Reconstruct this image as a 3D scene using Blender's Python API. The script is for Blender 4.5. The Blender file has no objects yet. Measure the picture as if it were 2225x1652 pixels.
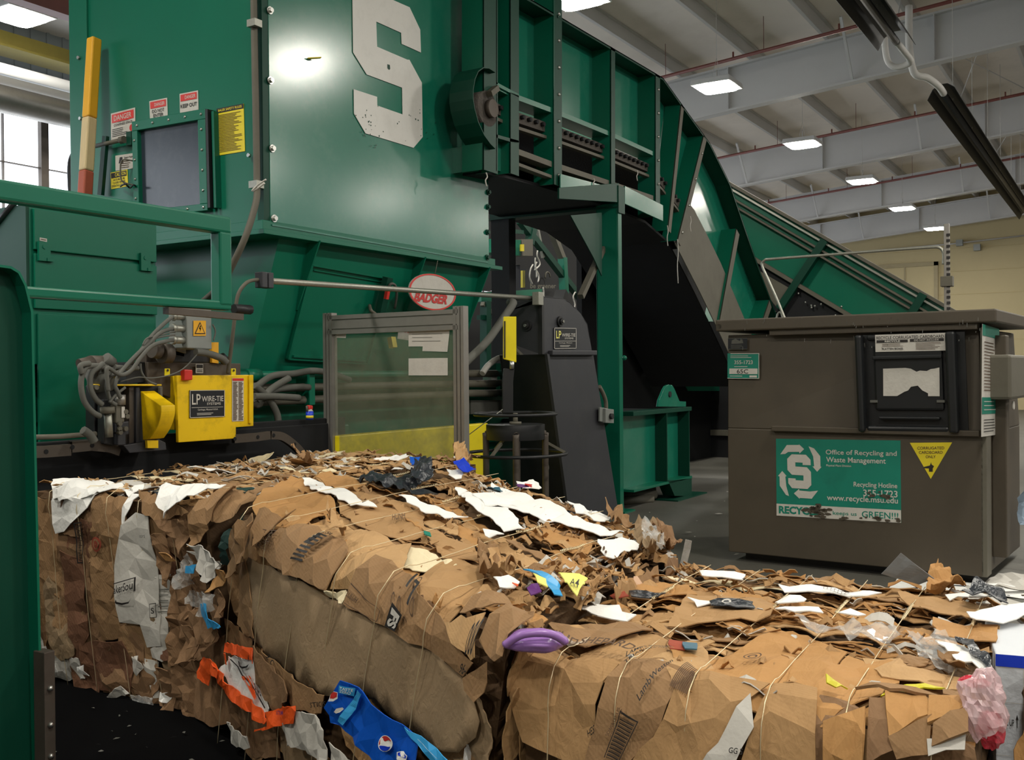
import bpy, bmesh, math, random
from mathutils import Vector as V, Matrix, noise
from mathutils.geometry import delaunay_2d_cdt
SC=bpy.context.scene; COL=SC.collection
PI=math.pi
# ---------------------------------------------------------------- camera
FPX=2200.0; IW,IH=2225,1652
_y=math.radians(31.7); _p=math.radians(-.36); _r=.0088
CF=V((math.cos(_y)*math.cos(_p),math.sin(_y)*math.cos(_p),math.sin(_p)))
_r0=V((math.sin(_y),-math.cos(_y),0)); _u0=_r0.cross(CF)
CR=_r0*math.cos(_r)-_u0*math.sin(_r); CU=_u0*math.cos(_r)+_r0*math.sin(_r)
CC=V((0,0,1.55))
cam=bpy.data.cameras.new('camera'); camo=bpy.data.objects.new('camera',cam); COL.objects.link(camo)
cam.sensor_width=36; cam.lens=FPX/IW*36; cam.clip_end=200
camo.matrix_world=Matrix.Translation(CC)@Matrix((CR,CU,-CF)).transposed().to_4x4()
SC.camera=camo
vs=SC.view_settings; vs.view_transform='Standard'; vs.look='None'; vs.gamma=1; vs.use_curve_mapping=False; vs.exposure=0
def ray(x,y): return CF+CR*((x-IW/2)/FPX)-CU*((y-IH/2)/FPX)
def proj(P):
    v=P-CC; d=v.dot(CF); return (IW/2+FPX*v.dot(CR)/d, IH/2-FPX*v.dot(CU)/d)
def on(a,val,x,y):
    r=ray(x,y); return CC+r*((val-CC[a])/r[a])
def onX(X,x,y): return on(0,X,x,y)
def onY(Y,x,y): return on(1,Y,x,y)
def onZ(Z,x,y): return on(2,Z,x,y)
def onP(o,n,x,y):
    r=ray(x,y); return CC+r*((o-CC).dot(n)/r.dot(n))
# ---------------------------------------------------------------- materials
def lin(c):
    return tuple(((v/255)/12.92 if v/255<=.04045 else ((v/255+.055)/1.055)**2.4) for v in c)+(1,)
def mat(name,col,rough=.5,metal=0,var=.12,scale=6,bump=0,bscale=40,dirt=0,spec=.5,coat=0,stretch=(1,1,1),dcol=(60,50,40),dscale=3):
    m=bpy.data.materials.new(name); m.use_nodes=True; nt=m.node_tree; N=nt.nodes; L=nt.links
    b=N['Principled BSDF']; b.inputs['Roughness'].default_value=rough; b.inputs['Metallic'].default_value=metal
    b.inputs['Specular IOR Level'].default_value=spec
    if coat: b.inputs['Coat Weight'].default_value=coat; b.inputs['Coat Roughness'].default_value=.12
    tc=N.new('ShaderNodeTexCoord'); mp=N.new('ShaderNodeMapping'); mp.inputs['Scale'].default_value=stretch
    L.new(tc.outputs['Object'],mp.inputs['Vector'])
    nz=N.new('ShaderNodeTexNoise'); nz.inputs['Scale'].default_value=scale; nz.inputs['Detail'].default_value=5
    L.new(mp.outputs[0],nz.inputs['Vector'])
    mx=N.new('ShaderNodeMix'); mx.data_type='RGBA'
    c=lin(col); lo=tuple(v*(1-var) for v in c[:3])+(1,); hi=tuple(min(1,v*(1+var)) for v in c[:3])+(1,)
    mx.inputs[6].default_value=lo; mx.inputs[7].default_value=hi
    L.new(nz.outputs[0],mx.inputs[0]); out=mx.outputs[2]
    if dirt:
        n2=N.new('ShaderNodeTexNoise'); n2.inputs['Scale'].default_value=dscale; n2.inputs['Detail'].default_value=9; n2.inputs['Roughness'].default_value=.7
        L.new(mp.outputs[0],n2.inputs['Vector'])
        rp=N.new('ShaderNodeValToRGB'); rp.color_ramp.elements[0].position=.5; rp.color_ramp.elements[1].position=.75
        rp.color_ramp.elements[0].color=(0,0,0,1); rp.color_ramp.elements[1].color=(dirt,dirt,dirt,1)
        L.new(n2.outputs[0],rp.inputs[0])
        m2=N.new('ShaderNodeMix'); m2.data_type='RGBA'; L.new(rp.outputs[0],m2.inputs[0]); L.new(out,m2.inputs[6]); m2.inputs[7].default_value=lin(dcol)
        out=m2.outputs[2]
    L.new(out,b.inputs['Base Color'])
    if bump:
        n3=N.new('ShaderNodeTexNoise'); n3.inputs['Scale'].default_value=bscale; n3.inputs['Detail'].default_value=4
        L.new(mp.outputs[0],n3.inputs['Vector'])
        bp=N.new('ShaderNodeBump'); bp.inputs['Strength'].default_value=bump; bp.inputs['Distance'].default_value=.02
        L.new(n3.outputs[0],bp.inputs['Height']); L.new(bp.outputs[0],b.inputs['Normal'])
    return m
def emis(name,col,s):
    m=bpy.data.materials.new(name); m.use_nodes=True; nt=m.node_tree; b=nt.nodes['Principled BSDF']
    b.inputs['Base Color'].default_value=lin(col); b.inputs['Emission Color'].default_value=lin(col); b.inputs['Emission Strength'].default_value=s
    return m
def cardmat(name,col,rot=0):
    """corrugated board: fibre noise, faint flute lines, crease bump"""
    m=mat(name,col,.82,0,.10,9,0,spec=.25,dirt=.28,dcol=(118,84,52),dscale=5)
    nt=m.node_tree; N=nt.nodes; L=nt.links; b=N['Principled BSDF']
    tc=[n for n in N if n.type=='TEX_COORD'][0]
    mp=N.new('ShaderNodeMapping'); mp.inputs['Rotation'].default_value=(.4*rot,.7*rot,rot); L.new(tc.outputs['Object'],mp.inputs['Vector'])
    wv=N.new('ShaderNodeTexWave'); wv.inputs['Scale'].default_value=34; wv.inputs['Distortion'].default_value=1.2; wv.inputs['Detail'].default_value=2
    L.new(mp.outputs[0],wv.inputs['Vector'])
    nz=N.new('ShaderNodeTexNoise'); nz.inputs['Scale'].default_value=11; nz.inputs['Detail'].default_value=6; nz.inputs['Distortion'].default_value=1.5
    mp2=N.new('ShaderNodeMapping'); mp2.inputs['Scale'].default_value=(1,3.2,2); mp2.inputs['Rotation'].default_value=(0,0,rot); L.new(tc.outputs['Object'],mp2.inputs['Vector'])
    L.new(mp2.outputs[0],nz.inputs['Vector'])
    ad=N.new('ShaderNodeMath'); ad.operation='MULTIPLY_ADD'; ad.inputs[1].default_value=.05
    L.new(wv.outputs[1],ad.inputs[0]); L.new(nz.outputs[0],ad.inputs[2])
    bp=N.new('ShaderNodeBump'); bp.inputs['Strength'].default_value=.28; bp.inputs['Distance'].default_value=.015
    L.new(ad.outputs[0],bp.inputs['Height']); L.new(bp.outputs[0],b.inputs['Normal'])
    return m
def filmmat(name,col,alpha=.35,rough=.15):
    m=bpy.data.materials.new(name); m.use_nodes=True; nt=m.node_tree; N=nt.nodes; L=nt.links; b=N['Principled BSDF']
    b.inputs['Base Color'].default_value=lin(col); b.inputs['Roughness'].default_value=rough
    nz=N.new('ShaderNodeTexNoise'); nz.inputs['Scale'].default_value=30; nz.inputs['Detail'].default_value=4
    tc=N.new('ShaderNodeTexCoord'); L.new(tc.outputs['Object'],nz.inputs['Vector'])
    mr=N.new('ShaderNodeMapRange'); mr.inputs[3].default_value=alpha*.4; mr.inputs[4].default_value=min(1,alpha*1.7); L.new(nz.outputs[0],mr.inputs[0]); L.new(mr.outputs[0],b.inputs['Alpha'])
    bp=N.new('ShaderNodeBump'); bp.inputs['Strength'].default_value=.8; L.new(nz.outputs[0],bp.inputs['Height']); L.new(bp.outputs[0],b.inputs['Normal'])
    return m
GREEN=(11,102,78)
M=dict(
 green=mat('green_paint',GREEN,.34,0,.10,1.5,.012,3,spec=.35,dirt=.1,dcol=(50,90,75),dscale=2),
 panel=mat('green_gloss_panel',(24,112,90),.19,0,.07,1.0,.045,2.0,dirt=.2,dcol=(90,140,120),dscale=3,spec=.8),
 dgreen=mat('dark_green_paint',(9,62,47),.45,0,.2,3,.02,10,dirt=.1,spec=.25,dcol=(50,50,40)),
 grey=mat('dusty_grey_steel',(96,92,80),.65,0,.15,4,.05,20,dirt=.4,dcol=(70,66,55)),
 black=mat('black_steel',(26,27,29),.5,0,.3,4,.04,20,dirt=.25,dcol=(60,55,48)),
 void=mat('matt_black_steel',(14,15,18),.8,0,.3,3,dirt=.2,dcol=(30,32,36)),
 slate=mat('slate_painted_steel',(50,51,56),.5,0,.15,4,.02,20,dirt=.25,dcol=(80,78,76)),
 rust=mat('worn_brown_steel',(84,76,68),.6,.3,.2,10,.05,40,dirt=.5,dcol=(60,42,32)),
 yellow=mat('yellow_paint',(236,196,12),.4,0,.06,5,.02,30,dirt=.45,dcol=(120,92,20),dscale=9),
 yellow2=mat('clean_yellow_paint',(235,215,20),.4,0,.06,5,dirt=.15,dcol=(120,100,20)),
 alu=mat('aluminium_extrusion',(150,146,140),.4,.6,.1,20,dirt=.2,dcol=(100,95,88)),
 steel=mat('galvanised_steel',(160,160,150),.42,.7,.2,60,.05,120),
 hose=mat('dusty_hose_rubber',(92,92,86),.75,0,.2,12),
 box=mat('grey_painted_box',(132,136,132),.45,0,.06,8,dirt=.15),
 red=mat('red_plastic',(205,50,42),.4,0,.05),
 orange=mat('orange_print',(240,92,30),.5,0,.08,12,.3,18),
 white=mat('white_paper',(238,237,233),.75,0,.04,10,.25,25),
 offw=mat('aged_white_paper',(196,192,184),.7,0,.08,12,.1,40,dirt=.25,dcol=(140,134,124),dscale=8),
 spaint=mat('white_emblem_paint',(214,212,206),.4,0,.04,5,dirt=.2,dcol=(150,150,140),dscale=9),
 ink=mat('black_ink',(34,30,28),.6,0,.1), cink=mat('faded_brown_ink',(84,62,44),.8,0,.2,30),
 rink=mat('red_ink',(190,44,40),.6,0,.1), cred=mat('faded_red_ink',(150,66,44),.8,0,.15),
 brown=mat('brown_painted_steel',(74,66,54),.55,0,.12,3,.03,15,dirt=.35,dcol=(50,45,38),dscale=2),
 plast=mat('black_moulded_plastic',(26,28,30),.35,0,.2,5,.02,20),
 teal=mat('teal_vinyl',(12,124,104),.5,0,.06,8,dirt=.35,dcol=(16,80,70),dscale=5),
 sign_y=mat('yellow_sign_vinyl',(226,206,40),.5,0,.05),
 conc=mat('dark_concrete',(84,82,75),.55,0,.2,1.2,.08,12,dirt=.5,dcol=(52,50,45),dscale=1.3),
 near_black=mat('near_black_matt',(9,9,10),1,0,.3,4,spec=.05),
 roofw=mat('white_roof_liner',(226,218,208),.8,0,.06,1.5,dirt=.25,dcol=(150,140,120),dscale=.6),
 beam=mat('pale_grey_beam_paint',(196,196,196),.55,0,.05,2,dirt=.2,dcol=(160,160,160),dscale=1),
 purl=mat('purlin_paint',(190,188,184),.6,0,.06,2), rpipe=mat('dark_red_pipe_paint',(112,58,50),.55,0,.2),
 block=mat('cream_block_paint',(178,164,126),.7,0,.05,1.5,.02,10,dirt=.15,dcol=(150,136,104)),
 metalw=mat('grey_corrugated_wall',(158,166,170),.6,0,.06,2),
 wood=mat('pale_wood',(206,184,140),.6,0,.12,8,stretch=(8,8,1)), yend=mat('yellow_wood_paint',(226,166,30),.5,0,.06), rend=mat('red_wood_paint',(170,84,62),.6,0,.1),
 purple=mat('purple_plastic',(158,116,186),.3,0,.1,9,.4,9), blue=mat('blue_print',(14,84,190),.35,0,.08,6,.1,20), lblue=mat('light_blue_print',(60,160,220),.35,0,.05),
 royal=mat('royal_blue_print',(24,60,200),.4,0,.05), darkbag=mat('black_film',(44,48,54),.28,0,.2,10,.9,22), film=filmmat('clear_film',(215,215,212),.36), pinkfilm=filmmat('pinkish_film',(236,206,210),.6), rfilm=filmmat('red_film',(220,60,80),.7),
 bluesheet=mat('bluish_sheet',(150,170,190),.5,0,.1), tblue=mat('teal_blue_print',(40,90,110),.5), lyel=mat('pale_yellow_label',(238,232,120),.6,0,.04), dkgn=mat('dark_green_cloth',(14,50,44),.7), ygrn=mat('yellow_green_film',(200,190,20),.5), purp2=mat('dark_purple_print',(92,40,110),.5),
 wire=mat('baling_wire',(226,208,170),.35,.6,.1,30), wired=mat('shadowed_baling_wire',(120,104,82),.4,.8,.1,30),
 flesh=mat('pinkish_board',(206,170,140),.8,0,.08), night=mat('tinted_glass',(44,52,62),.22,0,.12,4,dirt=.3,dcol=(80,86,92),dscale=6),
 belt=mat('dusty_belt_chain',(78,72,66),.8,0,.4,40,.6,60), plate=mat('nameplate_black',(36,38,42),.35,0,.05), lug=mat('chrome_bolt',(190,190,185),.3,.9),
)
CARD=[cardmat('kraft_board',(170,134,92),.2),cardmat('kraft_board_light',(184,148,104),1.1),cardmat('kraft_board_golden',(178,134,84),2.0),
      cardmat('kraft_board_dull',(148,116,82),.7),cardmat('kraft_board_brown',(132,102,74),1.6),cardmat('kraft_board_grey',(144,122,94),2.6)]
CORE=cardmat('crushed_board',(96,74,52),.9); CREAM=mat('cream_liner',(226,212,176),.8,0,.06,10,.2,25)
M['brownred']=cardmat('red_brown_board',(112,78,58),.5)
# translucent daylight panels
M['day']=emis('daylight_panel',(232,240,250),2.2); M['lamp']=emis('lamp_diffuser',(255,250,238),95); M['dayfar']=emis('daylight_far',(225,232,240),.9)
# acrylic pane
def acrylic():
    m=bpy.data.materials.new('grubby_acrylic'); m.use_nodes=True; nt=m.node_tree; N=nt.nodes; L=nt.links; b=N['Principled BSDF']
    b.inputs['Base Color'].default_value=lin((120,124,104)); b.inputs['Roughness'].default_value=.3
    tc=N.new('ShaderNodeTexCoord'); nz=N.new('ShaderNodeTexNoise'); nz.inputs['Scale'].default_value=9; nz.inputs['Detail'].default_value=9; nz.inputs['Roughness'].default_value=.75; L.new(tc.outputs['Object'],nz.inputs['Vector'])
    sp=N.new('ShaderNodeSeparateXYZ'); L.new(tc.outputs['Object'],sp.inputs[0])
    mr=N.new('ShaderNodeMapRange'); mr.inputs[1].default_value=.9; mr.inputs[2].default_value=1.9; mr.inputs[3].default_value=.36; mr.inputs[4].default_value=.34; L.new(sp.outputs[2],mr.inputs[0])
    mu=N.new('ShaderNodeMath'); mu.operation='MULTIPLY_ADD'; mu.inputs[1].default_value=.5; L.new(nz.outputs[0],mu.inputs[0]); 
    s2=N.new('ShaderNodeMath'); s2.operation='SUBTRACT'; s2.inputs[1].default_value=.25; L.new(mr.outputs[0],s2.inputs[0]); L.new(s2.outputs[0],mu.inputs[2]); L.new(mu.outputs[0],b.inputs['Alpha'])
    return m
M['acrylic']=acrylic()
# ---------------------------------------------------------------- objects
def setp(o,label=None,cat=None,group=None,kind=None):
    if label: o['label']=label
    if cat: o['category']=cat
    if group: o['group']=group
    if kind: o['kind']=kind
    return o
def thing(name,label,cat,loc=(0,0,0),group=None):
    o=bpy.data.objects.new(name,None); COL.objects.link(o); o.location=loc; o.empty_display_size=.1
    return setp(o,label,cat,group)
class MB:
    def __init__(s): s.v=[]; s.f=[]; s.sm=[]
    def add(s,vs,fs,smooth=False):
        n=len(s.v); s.v+= [tuple(p) for p in vs]; s.f+=[tuple(i+n for i in f) for f in fs]; s.sm+=[smooth]*len(fs); return s
    def hexa(s,c): # 8 corners: bottom 4 ccw, top 4
        return s.add(c,[(3,2,1,0),(4,5,6,7),(0,1,5,4),(1,2,6,5),(2,3,7,6),(3,0,4,7)])
    def box(s,x0,x1,y0,y1,z0,z1):
        return s.hexa([(x0,y0,z0),(x1,y0,z0),(x1,y1,z0),(x0,y1,z0),(x0,y0,z1),(x1,y0,z1),(x1,y1,z1),(x0,y1,z1)])
    def prism(s,pts,d):  # 3d polygon extruded by vector d
        d=V(d); n=len(pts); a=[V(p) for p in pts]; 
        return s.add(a+[p+d for p in a],[tuple(range(n))[::-1],tuple(range(n,2*n))]+[(i,(i+1)%n,n+(i+1)%n,n+i) for i in range(n)])
    def ribbon(s,pts,d,t=None):  # open strip of points extruded by d
        d=V(d); n=len(pts); a=[V(p) for p in pts]
        return s.add(a+[p+d for p in a],[(i,i+1,n+i+1,n+i) for i in range(n-1)],False)
    def bar(s,p,q,w,h,up=(0,0,1)):
        p=V(p);q=V(q);t=(q-p).normalized();u=V(up)
        if abs(t.dot(u))>.98: u=V((1,0,0)) if abs(t.x)<.9 else V((0,1,0))
        a=t.cross(u).normalized()*w/2; b=a.cross(t).normalized()*h/2
        return s.hexa([p-a-b,p+a-b,p+a+b,p-a+b,q-a-b,q+a-b,q+a+b,q-a+b])
    def tube(s,pts,r,n=8,smooth=True,cap=True):
        P=[V(p) for p in pts]; rings=[]; last=None
        for i,p in enumerate(P):
            t=(P[min(i+1,len(P)-1)]-P[max(i-1,0)])
            t=t.normalized() if t.length>1e-9 else V((0,0,1))
            if last is None: u=V((0,0,1)) if abs(t.z)<.9 else V((1,0,0))
            else: u=last
            a=(u-t*u.dot(t)).normalized(); last=a; b=t.cross(a); rr=r[i] if isinstance(r,(list,tuple)) else r
            rings+=[p+(a*math.cos(2*PI*k/n)+b*math.sin(2*PI*k/n))*rr for k in range(n)]
        fs=[(i*n+k,i*n+(k+1)%n,(i+1)*n+(k+1)%n,(i+1)*n+k) for i in range(len(P)-1) for k in range(n)]
        s.add(rings,fs,smooth)
        if cap:
            m=len(s.v)-len(rings); s.f+=[tuple(m+k for k in range(n))[::-1],tuple(m+(len(P)-1)*n+k for k in range(n))]; s.sm+=[False,False]
        return s
    def cyl(s,p,q,r,n=16,r2=None): return s.tube([p,q],[r,r if r2 is None else r2],n)
    def ball(s,c,r,n=10,m=6,sc=(1,1,1)):
        c=V(c); vs=[];fs=[]
        for i in range(m+1):
            for k in range(n):
                th=PI*i/m; ph=2*PI*k/n; vs.append(c+V((math.sin(th)*math.cos(ph)*sc[0],math.sin(th)*math.sin(ph)*sc[1],math.cos(th)*sc[2]))*r)
        for i in range(m):
            for k in range(n): fs.append((i*n+k,i*n+(k+1)%n,(i+1)*n+(k+1)%n,(i+1)*n+k))
        return s.add(vs,fs,True)
def spline(pts,n=8):
    P=[V(p) for p in pts]; out=[]
    for i in range(len(P)-1):
        a=P[max(i-1,0)];b=P[i];c=P[i+1];d=P[min(i+2,len(P)-1)]
        for k in range(n):
            t=k/n; out.append(.5*((2*b)+(c-a)*t+(2*a-5*b+4*c-d)*t*t+(3*b-a-3*c+d)*t**3))
    out.append(P[-1]); return out
def ob(name,mb,mt,parent=None,label=None,bev=0,kind=None,sol=0):
    me=bpy.data.meshes.new(name); me.from_pydata(mb.v,[],mb.f); 
    for p,s in zip(me.polygons,mb.sm): p.use_smooth=s
    me.update(); me.materials.append(mt if not isinstance(mt,str) else M[mt])
    o=bpy.data.objects.new(name,me); COL.objects.link(o)
    if parent is not None:
        o.parent=parent
        if parent.type=='EMPTY': o.location=-V(parent.location)
    if label: o['label']=label
    if kind: o['kind']=kind
    if bev:
        b=o.modifiers.new('bevel','BEVEL'); b.width=bev; b.segments=2; b.limit_method='ANGLE'; b.angle_limit=.6
    if sol:
        b=o.modifiers.new('solid','SOLIDIFY'); b.thickness=sol; b.offset=-1
    return o
# text ------------------------------------------------------------------
_tc={}
def textmesh(s,bold=False):
    if s in _tc: return _tc[s]
    c=bpy.data.curves.new('t','FONT'); c.body=s; c.size=1; c.resolution_u=3; c.align_x='LEFT'; c.offset=.045 if s in('BADGER','RECYCLE','FS') else .012
    o=bpy.data.objects.new('t',c); COL.objects.link(o); dg=bpy.context.evaluated_depsgraph_get(); dg.update()
    me=bpy.data.meshes.new_from_object(o.evaluated_get(dg)); vs=[tuple(v.co[:2]) for v in me.vertices]; fs=[tuple(p.vertices) for p in me.polygons]
    bpy.data.objects.remove(o); bpy.data.curves.remove(c); bpy.data.meshes.remove(me)
    x0=min(v[0] for v in vs);x1=max(v[0] for v in vs);y0=min(v[1] for v in vs);y1=max(v[1] for v in vs)
    vs=[((x-x0)/(x1-x0),(y-y0)/max(1e-6,y1-y0)) for x,y in vs]
    _tc[s]=(vs,fs); return _tc[s]
class Frame:
    """unit square on a surface: origin bottom-left o, ux, uy, normal towards viewer"""
    def __init__(s,tl,tr,br,bl):
        s.o=V(bl); s.ux=((V(br)-V(bl))+(V(tr)-V(tl)))/2; s.uy=((V(tl)-V(bl))+(V(tr)-V(br)))/2
        s.o=(V(tl)+V(tr)+V(br)+V(bl))/4-(s.ux+s.uy)/2
        n=s.ux.cross(s.uy).normalized(); s.n=n if n.dot(CC-s.o)>0 else -n
    def p(s,a,b,l=0): return s.o+s.ux*a+s.uy*b+s.n*l
    def rect(s,mb,a0,b0,a1,b1,l): mb.add([s.p(a0,b0,l),s.p(a1,b0,l),s.p(a1,b1,l),s.p(a0,b1,l)],[(0,1,2,3)])
    def poly(s,mb,pts,l): mb.add([s.p(a,b,l) for a,b in pts],[tuple(range(len(pts)))])
    def slab(s,mb,a0,b0,a1,b1,t,l=0): 
        mb.prism([s.p(a0,b0,l),s.p(a1,b0,l),s.p(a1,b1,l),s.p(a0,b1,l)],s.n*t)
    def text(s,mb,t,a0,b0,a1,b1,l,rot=0):
        vs,fs=textmesh(t)
        if rot==90: q=[(1-y,x) for x,y in vs]
        elif rot==-90: q=[(y,1-x) for x,y in vs]
        elif rot==180: q=[(1-x,1-y) for x,y in vs]
        else: q=vs
        mb.add([s.p(a0+(a1-a0)*x,b0+(b1-b0)*y,l) for x,y in q],fs)
def frX(X,tl,tr,br,bl): return Frame(*[onX(X,*q) for q in (tl,tr,br,bl)])
def frY(Y,tl,tr,br,bl): return Frame(*[onY(Y,*q) for q in (tl,tr,br,bl)])
def sign(parent,name,fr,t,bg,items,label=None,pname='lettering'):
    b=MB(); fr.slab(b,0,0,1,1,t,0); s=ob(name,b,bg,parent,label)
    by={}
    for it in items:
        mb=by.setdefault(it[0],MB()); l=t+.0015+.0008*len(by)
        if it[1]=='r': fr.rect(mb,*it[2:6],l)
        elif it[1]=='p': fr.poly(mb,it[2],l)
        else: fr.text(mb,it[1],*it[2:6],l,it[6] if len(it)>6 else 0)
    for k,mb in by.items():
        if mb.v: ob('lettering' if any(it[0]==k and it[1] not in 'rp' for it in items) else 'printed_band',mb,k,s)
    return s
def lines(m,a0,a1,b0,b1,n,fill=.45,ragged=True):
    """printed rows too small to read: thin bars"""
    R=random.Random(int(1000*(a0+b0))+n); out=[]
    for i in range(n):
        y=b1-(b1-b0)*(i+.5)/n; h=(b1-b0)/n*fill/2
        out.append((m,'r',a0,y-h,a1-(a1-a0)*(R.random()*.35 if ragged else 0),y+h))
    return out
# ================================================================ SETTING
def struct(name,mb,mt,parent=None,**k): 
    o=ob(name,mb,mt,parent,**k)
    if parent is None: o['kind']='structure'
    return o
struct('floor',MB().box(-6,46,-18,18,-.2,0),'conc')
# roof: z rises toward -Y
def rz(Y,base): return base+(7-Y)*.083
cb=MB(); Y0,Y1=-18,18
ceil=struct('ceiling',MB().hexa([(-6,Y0,rz(Y0,8.25)),(46,Y0,rz(Y0,8.25)),(46,Y1,rz(Y1,8.25)),(-6,Y1,rz(Y1,8.25)),(-6,Y0,rz(Y0,8.4)),(46,Y0,rz(Y0,8.4)),(46,Y1,rz(Y1,8.4)),(-6,Y1,rz(Y1,8.4))]),'roofw')
for X in (5.4,12.9,20.4,27.8,35.2,42.0):
    b=MB(); ya,yb=-17.9,16
    def pt(x,y,z): return (x,y,rz(y,z))
    for (w,z0,z1) in ((.12,6.98,7.02),(.12,7.88,7.92),(.006,7.0,7.9)):
        b.hexa([pt(X-w,ya,z0),pt(X+w,ya,z0),pt(X+w,yb,z0),pt(X-w,yb,z0),pt(X-w,ya,z1),pt(X+w,ya,z1),pt(X+w,yb,z1),pt(X-w,yb,z1)])
    rf=ob('rafter',b,'beam',ceil)
    st=MB()
    for y in (-13,-9,-5,-1,3.2,7.2,11): st.hexa([pt(X-.1,y,7.0),pt(X-.006,y,7.0),pt(X-.006,y+.012,7.0),pt(X-.1,y+.012,7.0),pt(X-.1,y,7.9),pt(X-.006,y,7.9),pt(X-.006,y+.012,7.9),pt(X-.1,y+.012,7.9)])
    ob('stiffener',st,'beam',rf)
    for y in (-10.5,-6,-1.5,1.6,4.7,9.3):
        ob('flange_brace',MB().bar((X-.08,y,rz(y,7.02)),(X-.95,y,rz(y,8.0)),.05,.05),'beam',rf)
yv=-16.5
while yv<15.8:
    b=MB(); z=rz(yv,8.0)
    b.box(-5.9,45.9,yv-.004,yv+.004,z,z+.24); b.box(-5.9,45.9,yv,yv+.07,z,z+.006); b.box(-5.9,45.9,yv-.07,yv,z+.234,z+.24)
    ob('purlin',b,'purl',ceil); yv+=1.55
# x-bracing rods under the roof deck
for X0_ in (13.5,21,28.4):
    for yy in (3.8,-2.4):
        b=MB(); b.tube([(X0_,yy,rz(yy,7.95)),(X0_+6.6,yy-1.55,rz(yy-1.55,7.95))],.012,6); b.tube([(X0_,yy-1.55,rz(yy-1.55,7.95)),(X0_+6.6,yy,rz(yy,7.95))],.012,6); ob('brace_rod',b,'purl',ceil)
for k,X in enumerate((18.9,26.3,33.8)):
    b=MB(); b.tube([(X,-15,rz(-15,7.55)),(X,14.5,rz(14.5,7.55))],.035,8)
    pr=ob('sprinkler_pipe',b,'rpipe'); setp(pr,['dark red sprinkler pipe nearest the camera under the roof','dark red sprinkler pipe crossing behind the first roof beam','dark red sprinkler pipe farthest back near the end wall'][k],'pipe','sprinkler branch pipes')
    for y in range(-14,14,2):
        ob('hanger_rod',MB().tube([(X,y,rz(y,7.56)),(X,y,rz(y,8.2))],.006,5),'rpipe',pr)
        ob('sprinkler_head',MB().cyl((X,y+.6,rz(y+.6,7.58)),(X,y+.6,rz(y+.6,7.68)),.018,6),'rpipe',pr)
# walls
struct('wall_back',MB().box(43,43.3,-18,18,0,9.6),'block')
bw=MB(); 
for z in (.9,1.8,2.7,3.6,4.5,5.4,6.3): bw.box(42.985,43,-18,18,z,z+.012)
struct('trim_1',bw,mat('block_joint',(176,160,116),.8))
# door in back wall: px (1905..2030, 578..)
X=42.98; a=onX(X,1905,585); c=onX(X,2030,578); yL,yR=a.y,c.y; zt=a.z
d=MB().box(X-.06,X,yR,yL,0,zt); dr=struct('door_1',d,'block')
fr=MB(); fr.box(X-.12,X,yL,yL+.15,0,zt+.15).box(X-.12,X,yR-.15,yR,0,zt+.15).box(X-.12,X,yR-.15,yL+.15,zt,zt+.15).box(X-.08,X-.05,(yL+yR)/2-.03,(yL+yR)/2+.03,0,zt)
ob('door_frame',fr,mat('door_frame_paint',(150,138,106),.6),dr)
# conduit with two boxes on the back wall
cd=MB(); cd.tube([onX(42.9,1900,545),onX(42.9,2070,530),onX(42.9,2225,512)],.03,6)
cdo=ob('wall_conduit',cd,'purl'); setp(cdo,'thin conduit running level across the cream back wall','conduit')
for q in ((2085,528),(2123,538)):
    p=onX(42.8,*q); ob('junction_box',MB().box(p.x-.1,p.x+.1,p.y-.12,p.y+.12,p.z-.12,p.z+.12),'box',cdo)
WL=16.0
struct('wall_right',MB().box(-6.2,43.3,-18.2,-18,0,6.2),mat('dull_block_wall',(104,100,92),.8))  # unseen wall, kept low so world light enters above it and reaches the ceiling
struct('wall_front',MB().box(-6.2,-6,-18,18,0,9.5),mat('grey_block_wall',(120,118,112),.8))
wl=MB(); z0w,z1w=onY(WL,80,430).z-2,onY(WL,80,250).z
wl.box(-6,46,WL,WL+.2,0,z0w).box(-6,46,WL,WL+.2,z1w,9)
for i in range(0,175): x=-5.8+i*.3; wl.box(x,x+.05,WL-.03,WL,z1w,7.7)
wall=struct('wall_left',wl,'metalw')
x0w,x1w=-6,46
win=struct('window_1',MB().box(x0w,x1w,WL+.05,WL+.1,z0w,z1w),'day')
mu=MB()
xs=onY(WL,94,300).x
for k in range(-5,12): mu.box(xs+k*2.9-.07,xs+k*2.9+.07,WL-.05,WL+.05,z0w,z1w)
for k in range(-20,44): mu.box(xs+k*.725-.008,xs+k*.725+.008,WL-.01,WL+.05,z0w,z1w)
for z in (z1w-.9,z1w-2.1,z1w-3.3): mu.box(x0w,x1w,WL-.02,WL+.05,z-.008,z+.008)
ob('window_frame',mu,'rust',win)
# yellow crane rail + duct pipes high on the left wall
def yrun(y,px,py,r,name,mt,label,cat,n=14):
    p=onY(y,px,py); return ob(name,MB().tube([(-5,y,p.z),(40,y,p.z)],r,n),mt,wall)
yrun(15.2,80,233,.22,'duct','alu','round silver duct along the top of the bright wall panels','duct')
yrun(15.4,80,190,.13,'conduit_pipe','purl','grey pipe above the silver duct on the left wall','pipe')
yrun(14.2,80,170,.09,'service_pipe','beam','thin pale pipe highest of the wall pipes','pipe')
p=onY(14.6,80,112)
cr=ob('crane_rail',MB().box(-5,40,14.5,14.7,p.z-.1,p.z+.14).box(-5,40,14.35,14.85,p.z-.14,p.z-.1),mat('olive_yellow_paint',(150,136,60),.6,dirt=.3)); setp(cr,'olive yellow crane rail beam below the roof at upper left','beam')
p=onY(11.5,110,10); rp=ob('red_beam',MB().box(-5,9,11.4,11.6,p.z-.1,p.z+.12),'rpipe'); setp(rp,'dark red beam crossing the top left corner','beam')
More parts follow.
